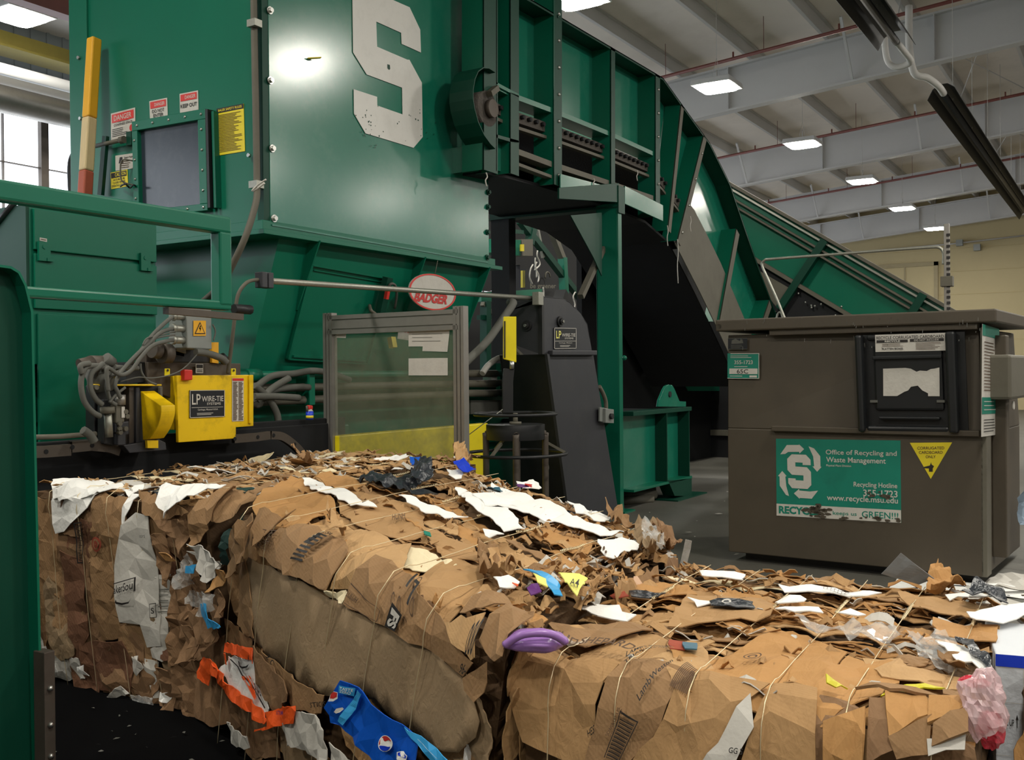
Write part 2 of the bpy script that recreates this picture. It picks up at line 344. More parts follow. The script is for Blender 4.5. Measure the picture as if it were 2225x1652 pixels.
# ---------------------------------------------------------------- lamps
def lampfix(i,X,Y,Z,label,group):
    t=thing('high_bay_light',label,'ceiling light',(X,Y,Z),group)
    s=.36
    b=MB().hexa([(-s,-s,0),(s,-s,0),(s,s,0),(-s,s,0),(-s+.02,-s+.02,.1),(s-.02,-s+.02,.1),(s-.02,s-.02,.1),(-s+.02,s-.02,.1)])
    def loc(o): o.location=(0,0,0); return o
    loc(ob('housing',b,'beam',t,bev=.015))
    b=MB(); q=s-.03; n=16; pts=[]
    for k in range(n*2):
        a=2*PI*k/(n*2); ca,sa=math.cos(a),math.sin(a); e=.35
        pts.append((q*math.copysign(abs(ca)**e,ca),q*math.copysign(abs(sa)**e,sa)))
    m=len(pts); b.add([(x,y,-.004) for x,y in pts]+[(x*.9,y*.9,-.03) for x,y in pts],[(k,m+k,m+(k+1)%m,(k+1)%m) for k in range(m)]+[tuple(range(m,2*m))[::-1]])
    loc(ob('diffuser',b,'lamp',t))
    b=MB(); b.tube([(0,0,.1),(0,0,.3)],.012,6)
    for sx in(-1,1):
        b.tube([(sx*.25,0,.1),(0,0,.5)],.004,5); 
    b.tube([(0,0,.5),(0,0,rz(Y,8.1)-Z)],.004,5); loc(ob('hanger',b,'purl',t))
    return t
LP=[(11.9,6.3,'square light at the top edge above the conveyor'),(16.9,6.2,'largest whole square light right of the conveyor top'),(22.2,6.2,'second whole square light going down the row'),(27.4,6.1,'third whole square light down the row'),(32.7,6.1,'fourth square light down the row'),(38,6.0,'farthest square light in front of the cream wall')]
for i,(x,y,l) in enumerate(LP): lampfix(i,x,y,6.5,l,'square ceiling lights in a row')
p=onZ(6.5,40,36); lampfix(9,p.x,p.y,6.5,'bright square light in the top left corner','square ceiling lights in a row')
for X in (-3.5,1.4,6.65,11.9,17.1,22.4,27.6,32.9):
    for Y in (-.7,-7.5): lampfix(0,X,Y,6.5,'square ceiling light behind or beside the camera, outside the frame','square ceiling lights out of view')
for X in (-3.5,1.4): lampfix(0,X,6.2,6.5,'square ceiling light behind or beside the camera, outside the frame','square ceiling lights out of view')
for X in (13.5,19,25): lampfix(0,X,13,6.5,'square ceiling light beyond the conveyor, hidden by it','square ceiling lights out of view')
# ---------------------------------------------------------------- radiant tube heaters
def heater(p,q,label):
    t=thing('tube_heater',label,'heater',(p+q)/2,'black tube heaters hung from the roof'); d=(q-p); n=d.length; L=d.normalized(); s=V((0,1,0)); u=V((0,0,1))
    prof=[(-.24,-.08),(-.16,.08),(-.06,.15),(.06,.15),(.16,.08),(.24,-.08)]
    b=MB().ribbon([p+s*a+u*c for a,c in prof],d); ob('reflector',b,'black',t,sol=.006)
    ob('burner_tube',MB().tube([p+L*.05-u*.0,q-L*.05],.05,10),'black',t)
    k=1.0
    while k<n:
        b=MB(); c=p+L*k; b.tube([c+u*.12,V((c.x,c.y,rz(c.y,8.2)))],.005,5); b.ribbon([c+s*a*1.06+u*(h+.008) for a,h in prof],L*.03); k+=2.4; ob('hanger_wire',b,'purl',t)
    return t
hp=onZ(6.0,2050,203); hq=onZ(6.0,2235,470)
h1=heater(hp,hq,'long black tube heater sloping down the right edge')
ob('flue_elbow',MB().tube(spline([hp+V((0,0,.0)),hp+V((-.5,0,.0)),hp+V((-.9,.1,.05)),hp+V((-1.1,.25,.1)),hp+V((-1.2,.3,.5)),hp+V((-1.2,.3,1.1))],5),.055,10),'purl',h1)
hp2=onZ(6.0,1948,92); h2=heater(V((hp2.x-7,hp2.y,6.0)),hp2,'black tube heater end at the top edge, left of the longer heater')
ob('flue_elbow',MB().tube(spline([hp2,hp2+V((.35,-.02,-.02)),hp2+V((.7,-.05,-.1)),hp2+V((.75,.2,-.1)),hp2+V((.75,.3,.2)),hp2+V((.75,.3,1.2))],5),.045,10),'purl',h2)
# ================================================================ BALER (tower + hopper + body)
TX0,TX1,TY0,TY1=5.23,8.16,5.30,7.45; ZB=2.6; ZT=6.3
bal=thing('cardboard_baler','huge green cardboard baler with a tall hopper tower bearing a white S','baler',(6.6,6.2,0))
b=MB().box(TX0,TX1-.03,TY0+.02,TY1,ZB,ZT); ob('tower',b,'dgreen' if 0 else 'green',bal)
pc=MB().box(TX0-.01,TX0+.07,TY0-.01,TY0+.05,ZB,ZT); ob('corner_angle',pc,'dgreen',bal)
sp=MB().box(TX0+.05,TX1,TY0-.014,TY0+.018,ZB-.02,ZT); fp=ob('front_panel',sp,'panel',bal,'glossy green front sheet',bev=.003)
# patch sheets around pulley guard + seam bead
bd=MB().bar(onY(5.28,590,489),onY(5.28,1060,571),.012,.012); ob('seam_weld',bd,'panel',fp)
# S emblem (traced on the sheet)
Sp=[(765,-12),(766.5,114),(796,162),(873,190.7),(874,248.8),(819,229.5),(818.6,210.6),(767.7,194),(768.5,247),(793.5,290),(897.8,321.4),(917.7,298),(916,180),(889,130),(884,129.7),(818.6,101.7),(816.8,47),(871,71.5),(872,95.5),(914,114.4),(912.3,64.6),(889.4,16),(780,-32)]
lw=[onY(TY0-.018,*q) for q in Sp]
ob('letter_emblem',MB().prism(lw,(0,-.004,0)),'spaint',fp,'white block letter S emblem')
rnd=random.Random(3)
sc=MB()
for k in range(46):
    c=onY(TY0-.0235,rnd.choice([rnd.gauss(905,22),rnd.gauss(800,14)]),rnd.choice([rnd.gauss(290,26),rnd.gauss(265,20)])); r=rnd.uniform(.004,.011)
    c2=proj(c)
    sc.add([c+V((math.cos(a)*r*rnd.uniform(.5,1),0,math.sin(a)*r*rnd.uniform(.5,1))) for a in [j*PI/3 for j in range(6)]],[tuple(range(6))])
c=onY(TY0-.0235,845,146); sc.add([c+V((x,0,z)) for x,z in ((-.02,.02),(.014,.022),(.018,-.01),(.004,-.022),(-.018,-.016))],[(0,1,2,3,4)])
ob('paint_chips',sc,'dgreen',fp)
for q in ((585,23),(586,175),(590,323),(594,475),(1056,380),(1060,418),(1059,450),(1058,505),(1057,560)):
    p=onY(TY0-.014,*q); ob('bolt',MB().cyl(p,p+V((0,-.03,0)),.018,6).cyl(p,p+V((0,-.012,0)),.028,10),'dgreen' if q[0]>1000 else 'lug',fp)
p=onY(TY0-.02,668,127); ob('yellow_tag',MB().bar(p,p+V((.09,-.05,.02)),.03,.006),'sign_y',fp)
# flange
fl=MB().box(TX0-.09,TX1+.12,TY0-.09,TY1,ZB-.05,ZB-.035+.02).box(TX0-.03,TX1+.1,TY0-.02,TY1,ZB-.03,ZB+.06); ob('base_flange',fl,'green',bal,bev=.003)
# left edge angle
ob('rear_corner_post',MB().box(TX0-.02,TX0+.02,TY1-.2,TY1+.03,ZB,ZT),'green',bal,bev=.003)
for q in ((173,126),(177,258),(543,338)):
    p=onX(TX0-.02,*q); ob('bolt',MB().cyl(p,p+V((-.02,0,0)),.015,6),'lug',bal)
# access window door
X=TX0-.0
fr_=frX(X,(297,266),(457,240),(462,458),(303,477))
b=MB(); t=.05
fr_.slab(b,0,0,1,.07,t); fr_.slab(b,0,.9,1,1,t); fr_.slab(b,0,.07,.075,.9,t); fr_.slab(b,.9,.07,1,.9,t)
wd=ob('access_door',b,'green',bal,bev=.004)
b=MB(); fr_.slab(b,.07,.06,.91,.91,.012); ob('tinted_window',b,'night',wd,'dark scratched window pane')
for a,bb in [(a,bb) for a in (.08,.3,.52,.74,.95) for bb in (.95,.035)]+[(a,bb) for bb in (.2,.4,.6,.8) for a in (.035,.95)]: ob('door_bolt',MB().ball(fr_.p(a,bb,t),.012,6,4),'lug',wd)
b=MB(); fr_.slab(b,1.03,.02,1.06,.98,.07); ob('hinge_bar',b,'black',wd); b=MB(); fr_.slab(b,1.08,.02,1.11,.96,.05); ob('hinge_leaf',b,'green',wd)
b=MB(); b.tube(spline([fr_.p(-.02,.6,.02),fr_.p(-.08,.6,.09),fr_.p(-.1,.5,.1),fr_.p(-.09,.38,.09),fr_.p(-.02,.35,.02)],5),.006,6); ob('pull_handle',b,'grey',wd)
b=MB(); b.cyl(onX(X-.06,205,318),onX(X-.06,262,305),.018,8); b.cyl(onX(X-.06,262,305),onX(X-.06,270,303),.03,8); b.box(*[0,0,0,0,0,0]) if 0 else None; ob('latch_rod',b,'grey',bal)
b=MB(); b.bar(onX(X-.05,230,296),onX(X-.05,219,424),.05,.03); ob('latch_arm',b,'dgreen',bal)
b=MB(); c=onX(X,288,303); b.box(c.x-.04,c.x,c.y-.035,c.y+.03,c.z-.055,c.z+.055); ob('latch_bracket',b,'dgreen',bal,bev=.006)
b=MB(); b.tube(spline([onX(X-.03,262,405),onX(X-.09,272,400),onX(X-.05,282,408),onX(X-.09,290,402),onX(X-.03,296,406)],5),.007,6); ob('tangled_wire',b,'black',bal)
# signs on left face
def LX(tl,tr,br,bl): return frX(TX0-.001,tl,tr,br,bl)
sign(bal,'danger_sign',LX((242,247),(294,234),(295,292),(242,305)),.004,'offw',[('red','r',.05,.62,.95,.94),('offw','DANGER',.14,.68,.86,.88),('ink','CONFINED SPACE',.14,.47,.9,.56),('ink','PERMIT REQUIRED',.3,.585,.75,.615)]+lines('ink',.06,.7,.08,.4,5,.3)+[('rink','p',[(.87+.09*math.cos(a),.28+.13*math.sin(a)) for a in [j*PI/5 for j in range(10)]])],'white and red danger sign, confined space')
sign(bal,'danger_sign',LX((325,220),(364,213),(365,252),(327,260)),.004,'offw',[('red','r',.06,.56,.94,.93),('offw','DANGER',.3,.65,.88,.84),('ink','DO NOT',.16,.3,.84,.48),('ink','ENTER',.22,.06,.78,.24)],'small danger sign reading do not enter')
sign(bal,'danger_sign',LX((391,204),(431,197),(432,238),(392,246)),.004,'offw',[('red','r',.06,.58,.94,.93),('offw','DANGER',.3,.66,.88,.85),('ink','KEEP OUT',.06,.22,.94,.42)],'small danger sign reading keep out')
sign(bal,'safety_rules_sign',LX((472,237),(530,225),(533,329),(475,338)),.004,'sign_y',[('ink','r',.0,.9,1,1),('sign_y','BALER SAFETY RULES',.06,.925,.94,.975)]+lines('cink',.07,.93,.05,.86,26,.35),'yellow baler safety rules sheet')
sign(bal,'notice_sticker',LX((251,339),(294,332),(294,366),(252,371)),.003,'offw',[('ink','p',[(.18,.45),(.42,.45),(.36,.85),(.24,.85)]),('ink','Smart Pack',.46,.72,.9,.85)]+lines('cink',.3,.85,.08,.6,4,.3),'small white recycling notice')
sign(bal,'caution_sign',LX((241,375),(277,369),(279,404),(242,412)),.003,'sign_y',[('ink','r',.04,.64,.96,.95),('sign_y','CAUTION',.28,.7,.92,.9),('ink','GATE MUST BE',.16,.46,.84,.58),('ink','CLOSED BEFORE',.14,.28,.86,.4),('ink','OPERATING CYLINDER',.06,.08,.94,.22)],'yellow and black caution sign')
# conduit beside the corner
cx=onX(TX0-.04,556,60)
b=MB(); b.tube(spline([onX(TX0-.05,551,-20),onX(TX0-.05,553,100),onX(TX0-.05,556,250),onX(TX0-.05,558,385)],4)+spline([onX(TX0-.05,558,400),onX(TX0-.12,556,440),onX(TX0-.2,535,510),onX(TX0-.22,508,570),onX(TX0-.2,480,620),onX(TX0-.1,436,660)],6),.024,8)
cdt=ob('conduit',b,'grey',bal)
for q in ((554,52),(558,402)):
    p=onX(TX0-.06,*q); ob('conduit_clamp',MB().box(p.x-.04,p.x+.03,p.y-.04,p.y+.04,p.z-.025,p.z+.025),'steel',cdt)
b=MB(); b.tube(spline([onX(TX0-.09,578,390),onX(TX0-.1,560,402),onX(TX0-.12,548,414),onX(TX0-.1,556,412),onX(TX0-.09,575,398)],6),.007,5); ob('cable_tie',b,'offw',cdt)
# lower hopper
zb=1.42; yb_=5.62
hp_=MB(); A=[(5.4,5.32,ZB-.04),(8.12,5.32,ZB-.04),(8.12,7.3,ZB-.04),(5.4,7.3,ZB-.04)]; Bm=[(5.32,yb_,zb),(8.05,yb_,zb),(8.05,7.1,zb),(5.32,7.1,zb)]
hp_.hexa(Bm+A); ho=ob('lower_hopper',hp_,'green',bal)
ho_d=MB().add([(5.395,5.33,2.55),(5.315,yb_+.01,zb),(5.315,7.1,zb),(5.395,7.3,2.55)],[(0,1,2,3)]); 
hn=V((0,-(ZB-zb),-(yb_-5.32))).normalized()
def onH(x,y,l=0): return onP(V((6,5.32,ZB-.04))+hn*l,hn,x,y)
for px in (674,905,1046):
    c=onY(5.3,px,560); X=c.x
    ob('gusset',MB().prism([(X,5.2,2.56),(X,5.36,2.56),(X,5.47,2.05),(X,5.44,2.05)],(.012,0,0)),'green',ho)
hf=Frame(onH(668,574,.0),onH(845,603,.0),onH(792,792,.0),onH(622,779,.0))
b=MB(); hf.slab(b,0,0,1,1,.012); hd=ob('hatch',b,'green',ho,bev=.003)
b=MB(); hf.slab(b,0,0,1,.012,.035); hf.slab(b,0,.985,1,1,.035); hf.slab(b,0,0,.018,1,.035); hf.slab(b,.982,0,1,1,.035); hf.slab(b,.06,.03,.95,.05,.03); hf.slab(b,.05,.94,.93,.95,.025); ob('hatch_rim',b,'green',hd)
b=MB(); b.bar(onH(843,603,.08),onH(826,682,.08),.09,.05); ob('hinge_arm',b,'dgreen',hd)
b=MB(); b.tube(spline([onH(843,632,.1),onH(848,618,.13),onH(858,620,.13),onH(862,640,.1),onH(858,670,.06)],5),.012,6); ob('hose',b,'hose',hd)
b=MB(); b.bar(onH(843,628,.16),onH(839,650,.16),.03,.03); ob('red_grip',b,'red',hd,'red plastic grip')
b=MB(); b.tube(spline([onH(803,664,.03),onH(806,675,.1),onH(815,682,.1)],4),.015,6); ob('hook',b,'grey',hd)
# oval emblem plate
oc=onY(5.2,941,635); rx=abs(onY(5.2,992,642).x-onY(5.2,890,628).x)/2; rzz=(onY(5.2,941,595).z-onY(5.2,941,674).z)/2
def oval(rx,rz,y,n=48): return [(oc.x+rx*math.cos(2*PI*k/n),y,oc.z+rz*math.sin(2*PI*k/n)) for k in range(n)]
ov=ob('oval_plate',MB().prism(oval(rx,rzz,5.2),(0,.01,0)),'offw',bal,'white oval plate with a red rim')
n=48; a_=oval(rx,rzz,5.197); b_=oval(rx*.93,rzz*.92,5.197)
ob('red_rim',MB().add(a_+b_,[(k,(k+1)%n,n+(k+1)%n,n+k) for k in range(n)]),'red',ov)
f2=frY(5.196,(902,633),(975,640),(975,664),(902,656)); b=MB(); vs_,fs_=textmesh('BADGER'); b.add([f2.p(.0+x*.98+(y-.5)*.08,y*.9+.05,.0) for x,y in vs_],fs_); ob('lettering',b,'rink',ov)
b=MB(); b.tube([(oc.x+.03,5.2,oc.z+rzz),(oc.x+.1,5.22,ZB-.05)],.004,5); ob('hanging_wire',b,'grey',ov)
# main body behind the wire tier
b=MB(); b.box(2.2,5.3,5.72,7.2,.0,1.62).box(2.2,5.3,5.68,5.72,1.28,1.5).box(2.2,5.3,5.66,5.72,.9,.93); ob('charge_box',b,'green',bal,bev=.004)
b=MB(); b.box(5.3,9.6,5.62,7.2,0,1.42); b.box(5.3,9.6,5.55,5.62,.86,.95); ob('ram_body',b,'green',bal,bev=.004)
# three hydraulic pipes with bracket
for i,y in enumerate((815,841,868)):
    z=onY(5.42,700,y).z
    ob('hydraulic_pipe',MB().cyl((5.0,5.42,z),(9.3,5.42,z),.032,10).cyl((5.15,5.42,z),(5.28,5.42,z),.05,8),'grey' if i else 'green',bal)
p0=onY(5.38,668,803); p1=onY(5.38,681,880); ob('pipe_bracket',MB().box(p0.x,p1.x,5.36,5.5,p1.z,p0.z),'green',bal,bev=.004)
for k,pts in enumerate(([(552,845),(590,818),(640,812),(680,806),(720,812),(760,826)],[(552,880),(590,850),(640,842),(672,842)],[(553,870),(560,880),(590,845),(628,822)],[(553,838),(580,862),(600,895),(606,925),(608,940)],[(552,862),(600,862),(650,865)])):
    ob('hydraulic_hose',MB().tube(spline([onY(5.34-.03*k,*q) for q in pts],6),.025,8),'hose',bal)
# extra black post/bolts at lower flange: small things on body
b=MB(); b.box(5.9,6.3,5.45,5.62,.95,1.15); ob('valve_block',b,'green',bal,bev=.01)
for q in ((57,803),(57,825)):
    p=onY(5.6,*q); ob('pipe_end',MB().cyl(p+V((-.05,0,0)),p+V((.02,-.0,0)),.035,10),'lug',bal)
sign(bal,'notice_sticker',frY(5.25,(862,700),(917,712),(905,742),(868,738)),.002,'offw',[('rink','Harris',.3,.45,.95,.85)],'round white sticker behind the pane')
# ---------------------------------------------------------------- cabinet
cab=thing('steel_enclosure','tall green two-door steel enclosure behind the guard rails','cabinet',(4.1,6.3,0))
b=MB(); b.box(3.62,4.53,5.6,6.7,1.63,2.58); ob('body',b,'green',cab,bev=.006)
ob('left_side',MB().box(3.6,3.619,5.6,6.7,1.63,2.58),'dgreen',cab)
z=onY(5.59,200,560).z; zz=onY(5.59,200,677).z
b=MB(); b.box(3.64,4.52,5.575,5.6,z+.012,2.56); ob('door',b,'green',cab,'upper door',bev=.004)
b=MB(); b.box(3.64,4.52,5.575,5.6,zz,z-.012); ob('door',b,'green',cab,bev=.004)
b=MB(); b.box(3.66,4.5,5.58,5.6,1.12,zz-.03); ob('lower_panel',b,'green',cab,bev=.004)
for q in ((97,548),(316,571)):
    p=onY(5.57,*q); b=MB(); b.box(p.x-.045,p.x+.03,5.555,5.575,p.z-.055,p.z+.06).cyl((p.x-.01,5.55,p.z+.03),(p.x-.01,5.57,p.z+.03),.014,8).box(p.x+.005,p.x+.05,5.55,5.575,p.z-.055,p.z-.035); ob('latch',b,'green',cab)
sign(cab,'sticker',frY(5.574,(86,516),(102,519),(102,526),(86,523)),.001,'offw',[('cink','r',.15,.4,.85,.6)])
b=MB(); b.tube([onX(3.6,38,432),onX(3.6,-20,505)],.02,6); ob('lid_stay',b,'black',cab)
pl=ob('service_platform',MB().box(4.0,5.16,6.75,7.9,2.38,2.43).box(4.0,4.08,6.75,6.83,1.625,2.38).box(4.0,4.08,7.8,7.88,0,2.38).box(5.08,5.16,7.8,7.88,0,2.38).box(5.08,5.16,7.22,7.3,0,2.38),'dgreen'); setp(pl,'steel service platform behind the green enclosure, mostly hidden','platform')
# leaning square timber
pt=onX(5.12,205,84); pb=onX(4.98,184,432); d_=(pb-pt).normalized(); L_=(pb-pt).length; tot=(pt.z-2.43)/abs(d_.z)
stk=thing('painted_timber','pale square timber painted yellow at the top leaning on the green tower','timber',pt+d_*tot)
w=.085
def seg(a,b,mt,nm,lb): ob(nm,MB().bar(pt+d_*a,pt+d_*b,w,w,(0,1,0)),mt,stk,lb,bev=.012)
seg(0,L_*.5,'yend','painted_end','yellow painted end'); seg(L_*.5,L_*.83,'wood','bare_length','bare pale wood'); seg(L_*.83,tot,'rend','painted_foot','dull red painted foot')
# rail hoop beside tower
rl=ob('grab_rail',MB().tube(spline([onX(5.6,156,440),onX(5.6,153,400),onX(5.6,153,355),onX(5.6,162,333),onX(5.6,176,330)],5),.025,8),'black'); setp(rl,'dark bent grab rail at the left edge of the tower','rail')
# ================================================================ GUARD FRAME
gf=thing('machine_railing','green tubular railing frame above the left bale with a round-cornered plate post','guard frame',(1.9,3.72,0))
Y=3.7
def ry(px,py): return onY(Y,px,py)
tl=onY(Y,-160,386); tr=ry(497,487)
tt=(tl.z+tr.z)/2
b=MB().box(tl.x,tr.x+.02,Y,Y+.08,tr.z-.045,tr.z+.035); ob('top_rail',b,'green',gf,bev=.012)
pz=ry(497,664).z
b=MB().box(tr.x-.055,tr.x+.02,Y,Y+.07,pz,tr.z-.04); ob('end_upright',b,'green',gf,bev=.01)
pw=ry(40,638).z
b=MB().box(ry(38,650).x-.3,tr.x+.02,Y+.005,Y+.07,pz-.022,pz+.022); ob('lower_rail',b,'green',gf,bev=.01)
b=MB().bar((tr.x-.35,Y+.03,pz-.04),(tr.x+.1,Y+.03,pz-.05),.04,.03); ob('rusty_strap',b,'rust',gf)
# plate post (C-channel with rounded top)
xr=onY(3.66,62,1050).x; zt=onY(3.66,25,588).z
prof=[(xr,.05),(xr-.02,zt-.16),(xr-.045,zt-.06),(xr-.07,zt-.015),(xr-.1,zt),(xr-.9,zt+.04),(xr-.9,.05)]
b=MB().prism([(x,3.66,z) for x,z in prof],(0,.012,0)); ob('post_plate',b,'dgreen',gf)
b=MB().ribbon([(x,3.6,z) for x,z in prof[:6]],(0,.1,0)); ob('post_flange',b,'green',gf,sol=.01)
b=MB().box(xr-.015,xr+.03,3.55,3.62,0,.5); fb=ob('foot_bracket',b,'rust',gf,bev=.003)
for z in (.1,.22,.36): ob('bolt',MB().ball((xr+.006,3.545,z),.012,6,4),'lug',fb)
# ================================================================ WIRE TIER on its track
trk=thing('bale_track','long black steel beam with worn guide bars behind the left bale','track',(4.4,5.1,0))
def YT(y,*q): return onY(y,*q)
za=YT(5.05,300,1003).z
b=MB(); b.box(1.8,5.75,5.12,5.2,.9-.35,onY(5.12,300,948).z); zz=YT(5.1,620,915).z
b.box(4.9,5.9,5.14,5.2,.6,zz); b.box(1.8,5.75,5.0,5.2,.55,.83); b.box(1.8,5.6,4.94,5.0,.86,.9); b.box(1.8,5.4,4.92,4.97,.98-.13,1.0-.13); ob('beam',b,'void',trk,bev=.006)
b=MB(); b.box(1.8,5.5,4.9,4.93,.83,.95); ob('rail',b,'black',trk,bev=.006)
def gb(pts,h,name='guide_bar'):
    P=[onY(4.93,*q) for q in pts]; n=len(P); up=[]
    for i,p in enumerate(P):
        t=(P[min(i+1,n-1)]-P[max(i-1,0)]).normalized(); nn=V((-t.z,0,t.x)); up.append(nn)
    b=MB(); vs=[P[i]+up[i]*h/2 for i in range(n)]+[P[i]-up[i]*h/2 for i in reversed(range(n))]
    m=n; 
    va=[P[i]+up[i]*h/2 for i in range(n)]+[P[i]-up[i]*h/2 for i in range(n)]; vb=[v+V((0,.03,0)) for v in va]
    fs=[(i,n+i,n+i+1,i+1) for i in range(n-1)]+[(2*n+i,2*n+i+1,3*n+i+1,3*n+i) for i in range(n-1)]+[(i,i+1,2*n+i+1,2*n+i) for i in range(n-1)]+[(n+i,3*n+i,3*n+i+1,n+i+1) for i in range(n-1)]
    b.add(va+vb,fs); o=ob(name,b,'rust',trk)
    for f_ in ((.12,),(.5,)):
        k=int(f_[0]*(n-1)); ob('bolt_hole',MB().cyl(P[k]+V((0,-.004,0)),P[k]+V((0,.01,0)),.013,8),'void',o)
gb([(50,984),(100,982),(155,978)],.062); gb([(157,972),(200,968),(240,972),(262,980)],.06)
gb([(510,954),(560,950),(588,946)],.055); gb(spline([V((590,0,946)),V((615,0,949)),V((640,0,966)),V((658,0,985)),V((668,0,1004))],4) and [(p.x,p.z) for p in spline([V((590,0,946)),V((615,0,949)),V((640,0,966)),V((658,0,985)),V((668,0,1004))],4)],.055)
ob('guide_rod',MB().tube([onY(4.9,56,951),onY(4.9,130,949),onY(4.9,208,943)],.014,8),'grey',trk)
wt=thing('wire_tier','yellow and black wire-tying head with hoses and a grey junction box','baling machine',(4.2,5.0,.8))
def slab(parent,name,Y,pts,dy,mt,bev=.004,label=None): return ob(name,MB().prism([onY(Y,*q) for q in pts],(0,dy,0)),mt,parent,label,bev=bev)
slab(wt,'yellow_cover',4.93,[(384,816),(551,815),(551,926),(513,929),(513,953),(388,962)],.025,'yellow',label='yellow front cover')
slab(wt,'cover_side',4.955,[(386,817),(549,817),(549,920),(386,935)],.2,'yellow')
slab(wt,'cover_edge',4.925,[(540,816),(546,816),(546,920),(540,920)],-.008,'yellow',0)
for q in ((359,801,370,812),(503,801,513,812)):
    o=slab(wt,'cover_lug',4.96,[(q[0],q[1]),(q[2],q[1]),(q[2],q[3]+6),(q[0],q[3]+6)],.01,'yellow2'); p=onY(4.955,(q[0]+q[2])/2,q[1]+4); ob('lug_hole',MB().cyl(p,p+V((0,-.002,0)),.008,8),'ink',o)
sign(wt,'nameplate',frY(4.928,(411,848),(487,848),(487,905),(411,909)),.004,'plate',[('offw','r',0,0,.015,1),('offw','r',.985,0,1,1),('offw','r',0,0,1,.02),('offw','r',0,.98,1,1),('offw','LP',.06,.48,.3,.86),('offw','WIRE-TIE',.33,.58,.96,.78),('offw','SYSTEMS',.48,.45,.88,.54),('offw','r',.05,.36,.95,.375),('offw','Carthage, Missouri U.S.A.',.22,.24,.8,.32)]+lines('offw',.2,.8,.08,.18,2,.4),'black wire-tie nameplate')
sign(wt,'instruction_label',frY(4.928,(504,822),(529,822),(529,915),(504,916)),.002,'offw',[('red','r',.02,.94,.98,.995)]+lines('cink',.05,.47,.02,.92,28,.5)+lines('cink',.53,.95,.02,.92,28,.5),'narrow white instruction label')
slab(wt,'red_alarm_box',4.9,[(401,803),(419,804),(419,826),(401,827)],.04,'red',.006,'red plastic box')
sign(wt,'spec_label',frY(5.0,(425,791),(441,791),(441,811),(425,811)),.002,'offw',[('ink','r',.08,.55,.92,.92),('ink','r',.1,.3,.9,.38),('ink','r',.1,.12,.9,.2)])
slab(wt,'frame_plate',5.02,[(322,787),(523,790),(523,822),(384,822),(384,870),(322,845)],.1,'rust',label='brown steel frame plate')
slab(wt,'frame_plate',5.05,[(275,787),(322,787),(322,830),(275,836)],.1,'black')
slab(wt,'motor_block',5.05,[(318,762),(372,758),(372,790),(318,790)],.1,'rust',.01)
slab(wt,'gear_block',5.02,[(368,752),(445,756),(470,790),(368,790)],.14,'black',.01)
slab(wt,'head_plate',4.98,[(205,838),(352,836),(352,935),(340,975),(300,978),(205,950)],.08,'black',label='dark head plate')
slab(wt,'head_rim',4.9,[(208,835),(352,835),(352,839),(208,839)],.08,'yellow')
slab(wt,'slide_plate',4.92,[(281,842),(292,840),(292,968),(281,968)],.05,'rust'); slab(wt,'slide_plate',4.9,[(296,842),(304,842),(304,972),(296,972)],.06,'slate')
slab(wt,'slide_plate',4.95,[(348,840),(354,840),(354,900),(348,900)],.02,'grey')
# curved deflector
X0=3.86; prof=[(305,850),(350,882)]+[(p.x,p.y) for p in spline([V((350,882,0)),V((350,900,0)),V((345,920,0)),V((337,938,0)),V((326,954,0))],4)][1:]+[(310,957),(308,915)]
b=MB().prism([onX(X0,*q) for q in prof],(.1,0,0)); df=ob('curved_deflector',b,'yellow',wt,'curved yellow deflector',bev=.004)
slab(wt,'deflector_tab',4.85,[(320,957),(344,957),(344,974),(321,974)],.02,'yellow',0)
# junction box
slab(wt,'junction_box',4.85,[(405,669),(460,670),(461,760),(407,757)],.16,'box',.008,'grey steel junction box')
slab(wt,'box_backplate',4.99,[(384,664),(404,664),(404,768),(384,762)],.02,'box',0)
slab(wt,'box_mount',5.02,[(378,660),(400,660),(400,775),(378,770)],.03,'black',0)
sg=frY(4.846,(420,697),(447,697),(447,730),(420,730))
sign(wt,'warning_sticker',sg,.002,'yend',[('ink','p',[(.5,.92),(.06,.12),(.94,.12)]),('yend','p',[(.5,.8),(.16,.18),(.84,.18)]),('ink','p',[(.5,.68),(.4,.44),(.5,.44),(.45,.22),(.6,.5),(.51,.5),(.58,.68)])],'orange high voltage sticker')
for k,(q,end) in enumerate((((386,688),[(360,700),(330,730),(300,770),(270,800),(240,820),(232,840),(240,870),(252,880)]),((386,714),[(350,722),(325,745),(290,778),(262,810),(250,835),(256,852),(262,865)]),((386,739),[(360,742),(330,752),(305,778),(285,805),(262,815),(235,800),(232,815),(236,850)]))):
    p=onY(4.88,*q); ob('cable_gland',MB().cyl(p+V((-.03,0,0)),p+V((.05,0,0)),.022,10).cyl(p+V((-.045,0,0)),p+V((-.02,0,0)),.028,6),'steel',wt)
    ob('hose',MB().tube(spline([p+V((-.03,0,0))]+[onY(4.84-.02*k,*e) for e in end],6),.012,7),'hose',wt)
for k,(pts,r) in enumerate((([(235,800),(205,795),(185,800),(176,830),(182,870),(200,895),(218,905)],.02),([(225,790),(200,810),(196,840),(206,865),(222,880)],.02),([(250,798),(275,800),(300,800)],.018),([(195,790),(175,795),(178,812)],.02),([(425,765),(450,768),(480,778),(492,788)],.028),([(305,790),(308,810),(322,828),(340,836)],.008),([(260,830),(300,820),(330,822),(370,815),(400,800),(430,768)],.005),([(462,705),(468,720),(464,740)],.006),([(238,875),(250,860),(272,842)],.01),([(180,935),(195,945),(205,960)],.03),([(380,720),(350,728),(320,735),(310,750)],.006),([(380,728),(340,735),(330,752),(312,770)],.007))):
    ob('hose',MB().tube(spline([onY(4.86-.004*k,*e) for e in pts],6),r*.8,7),'hose',wt)
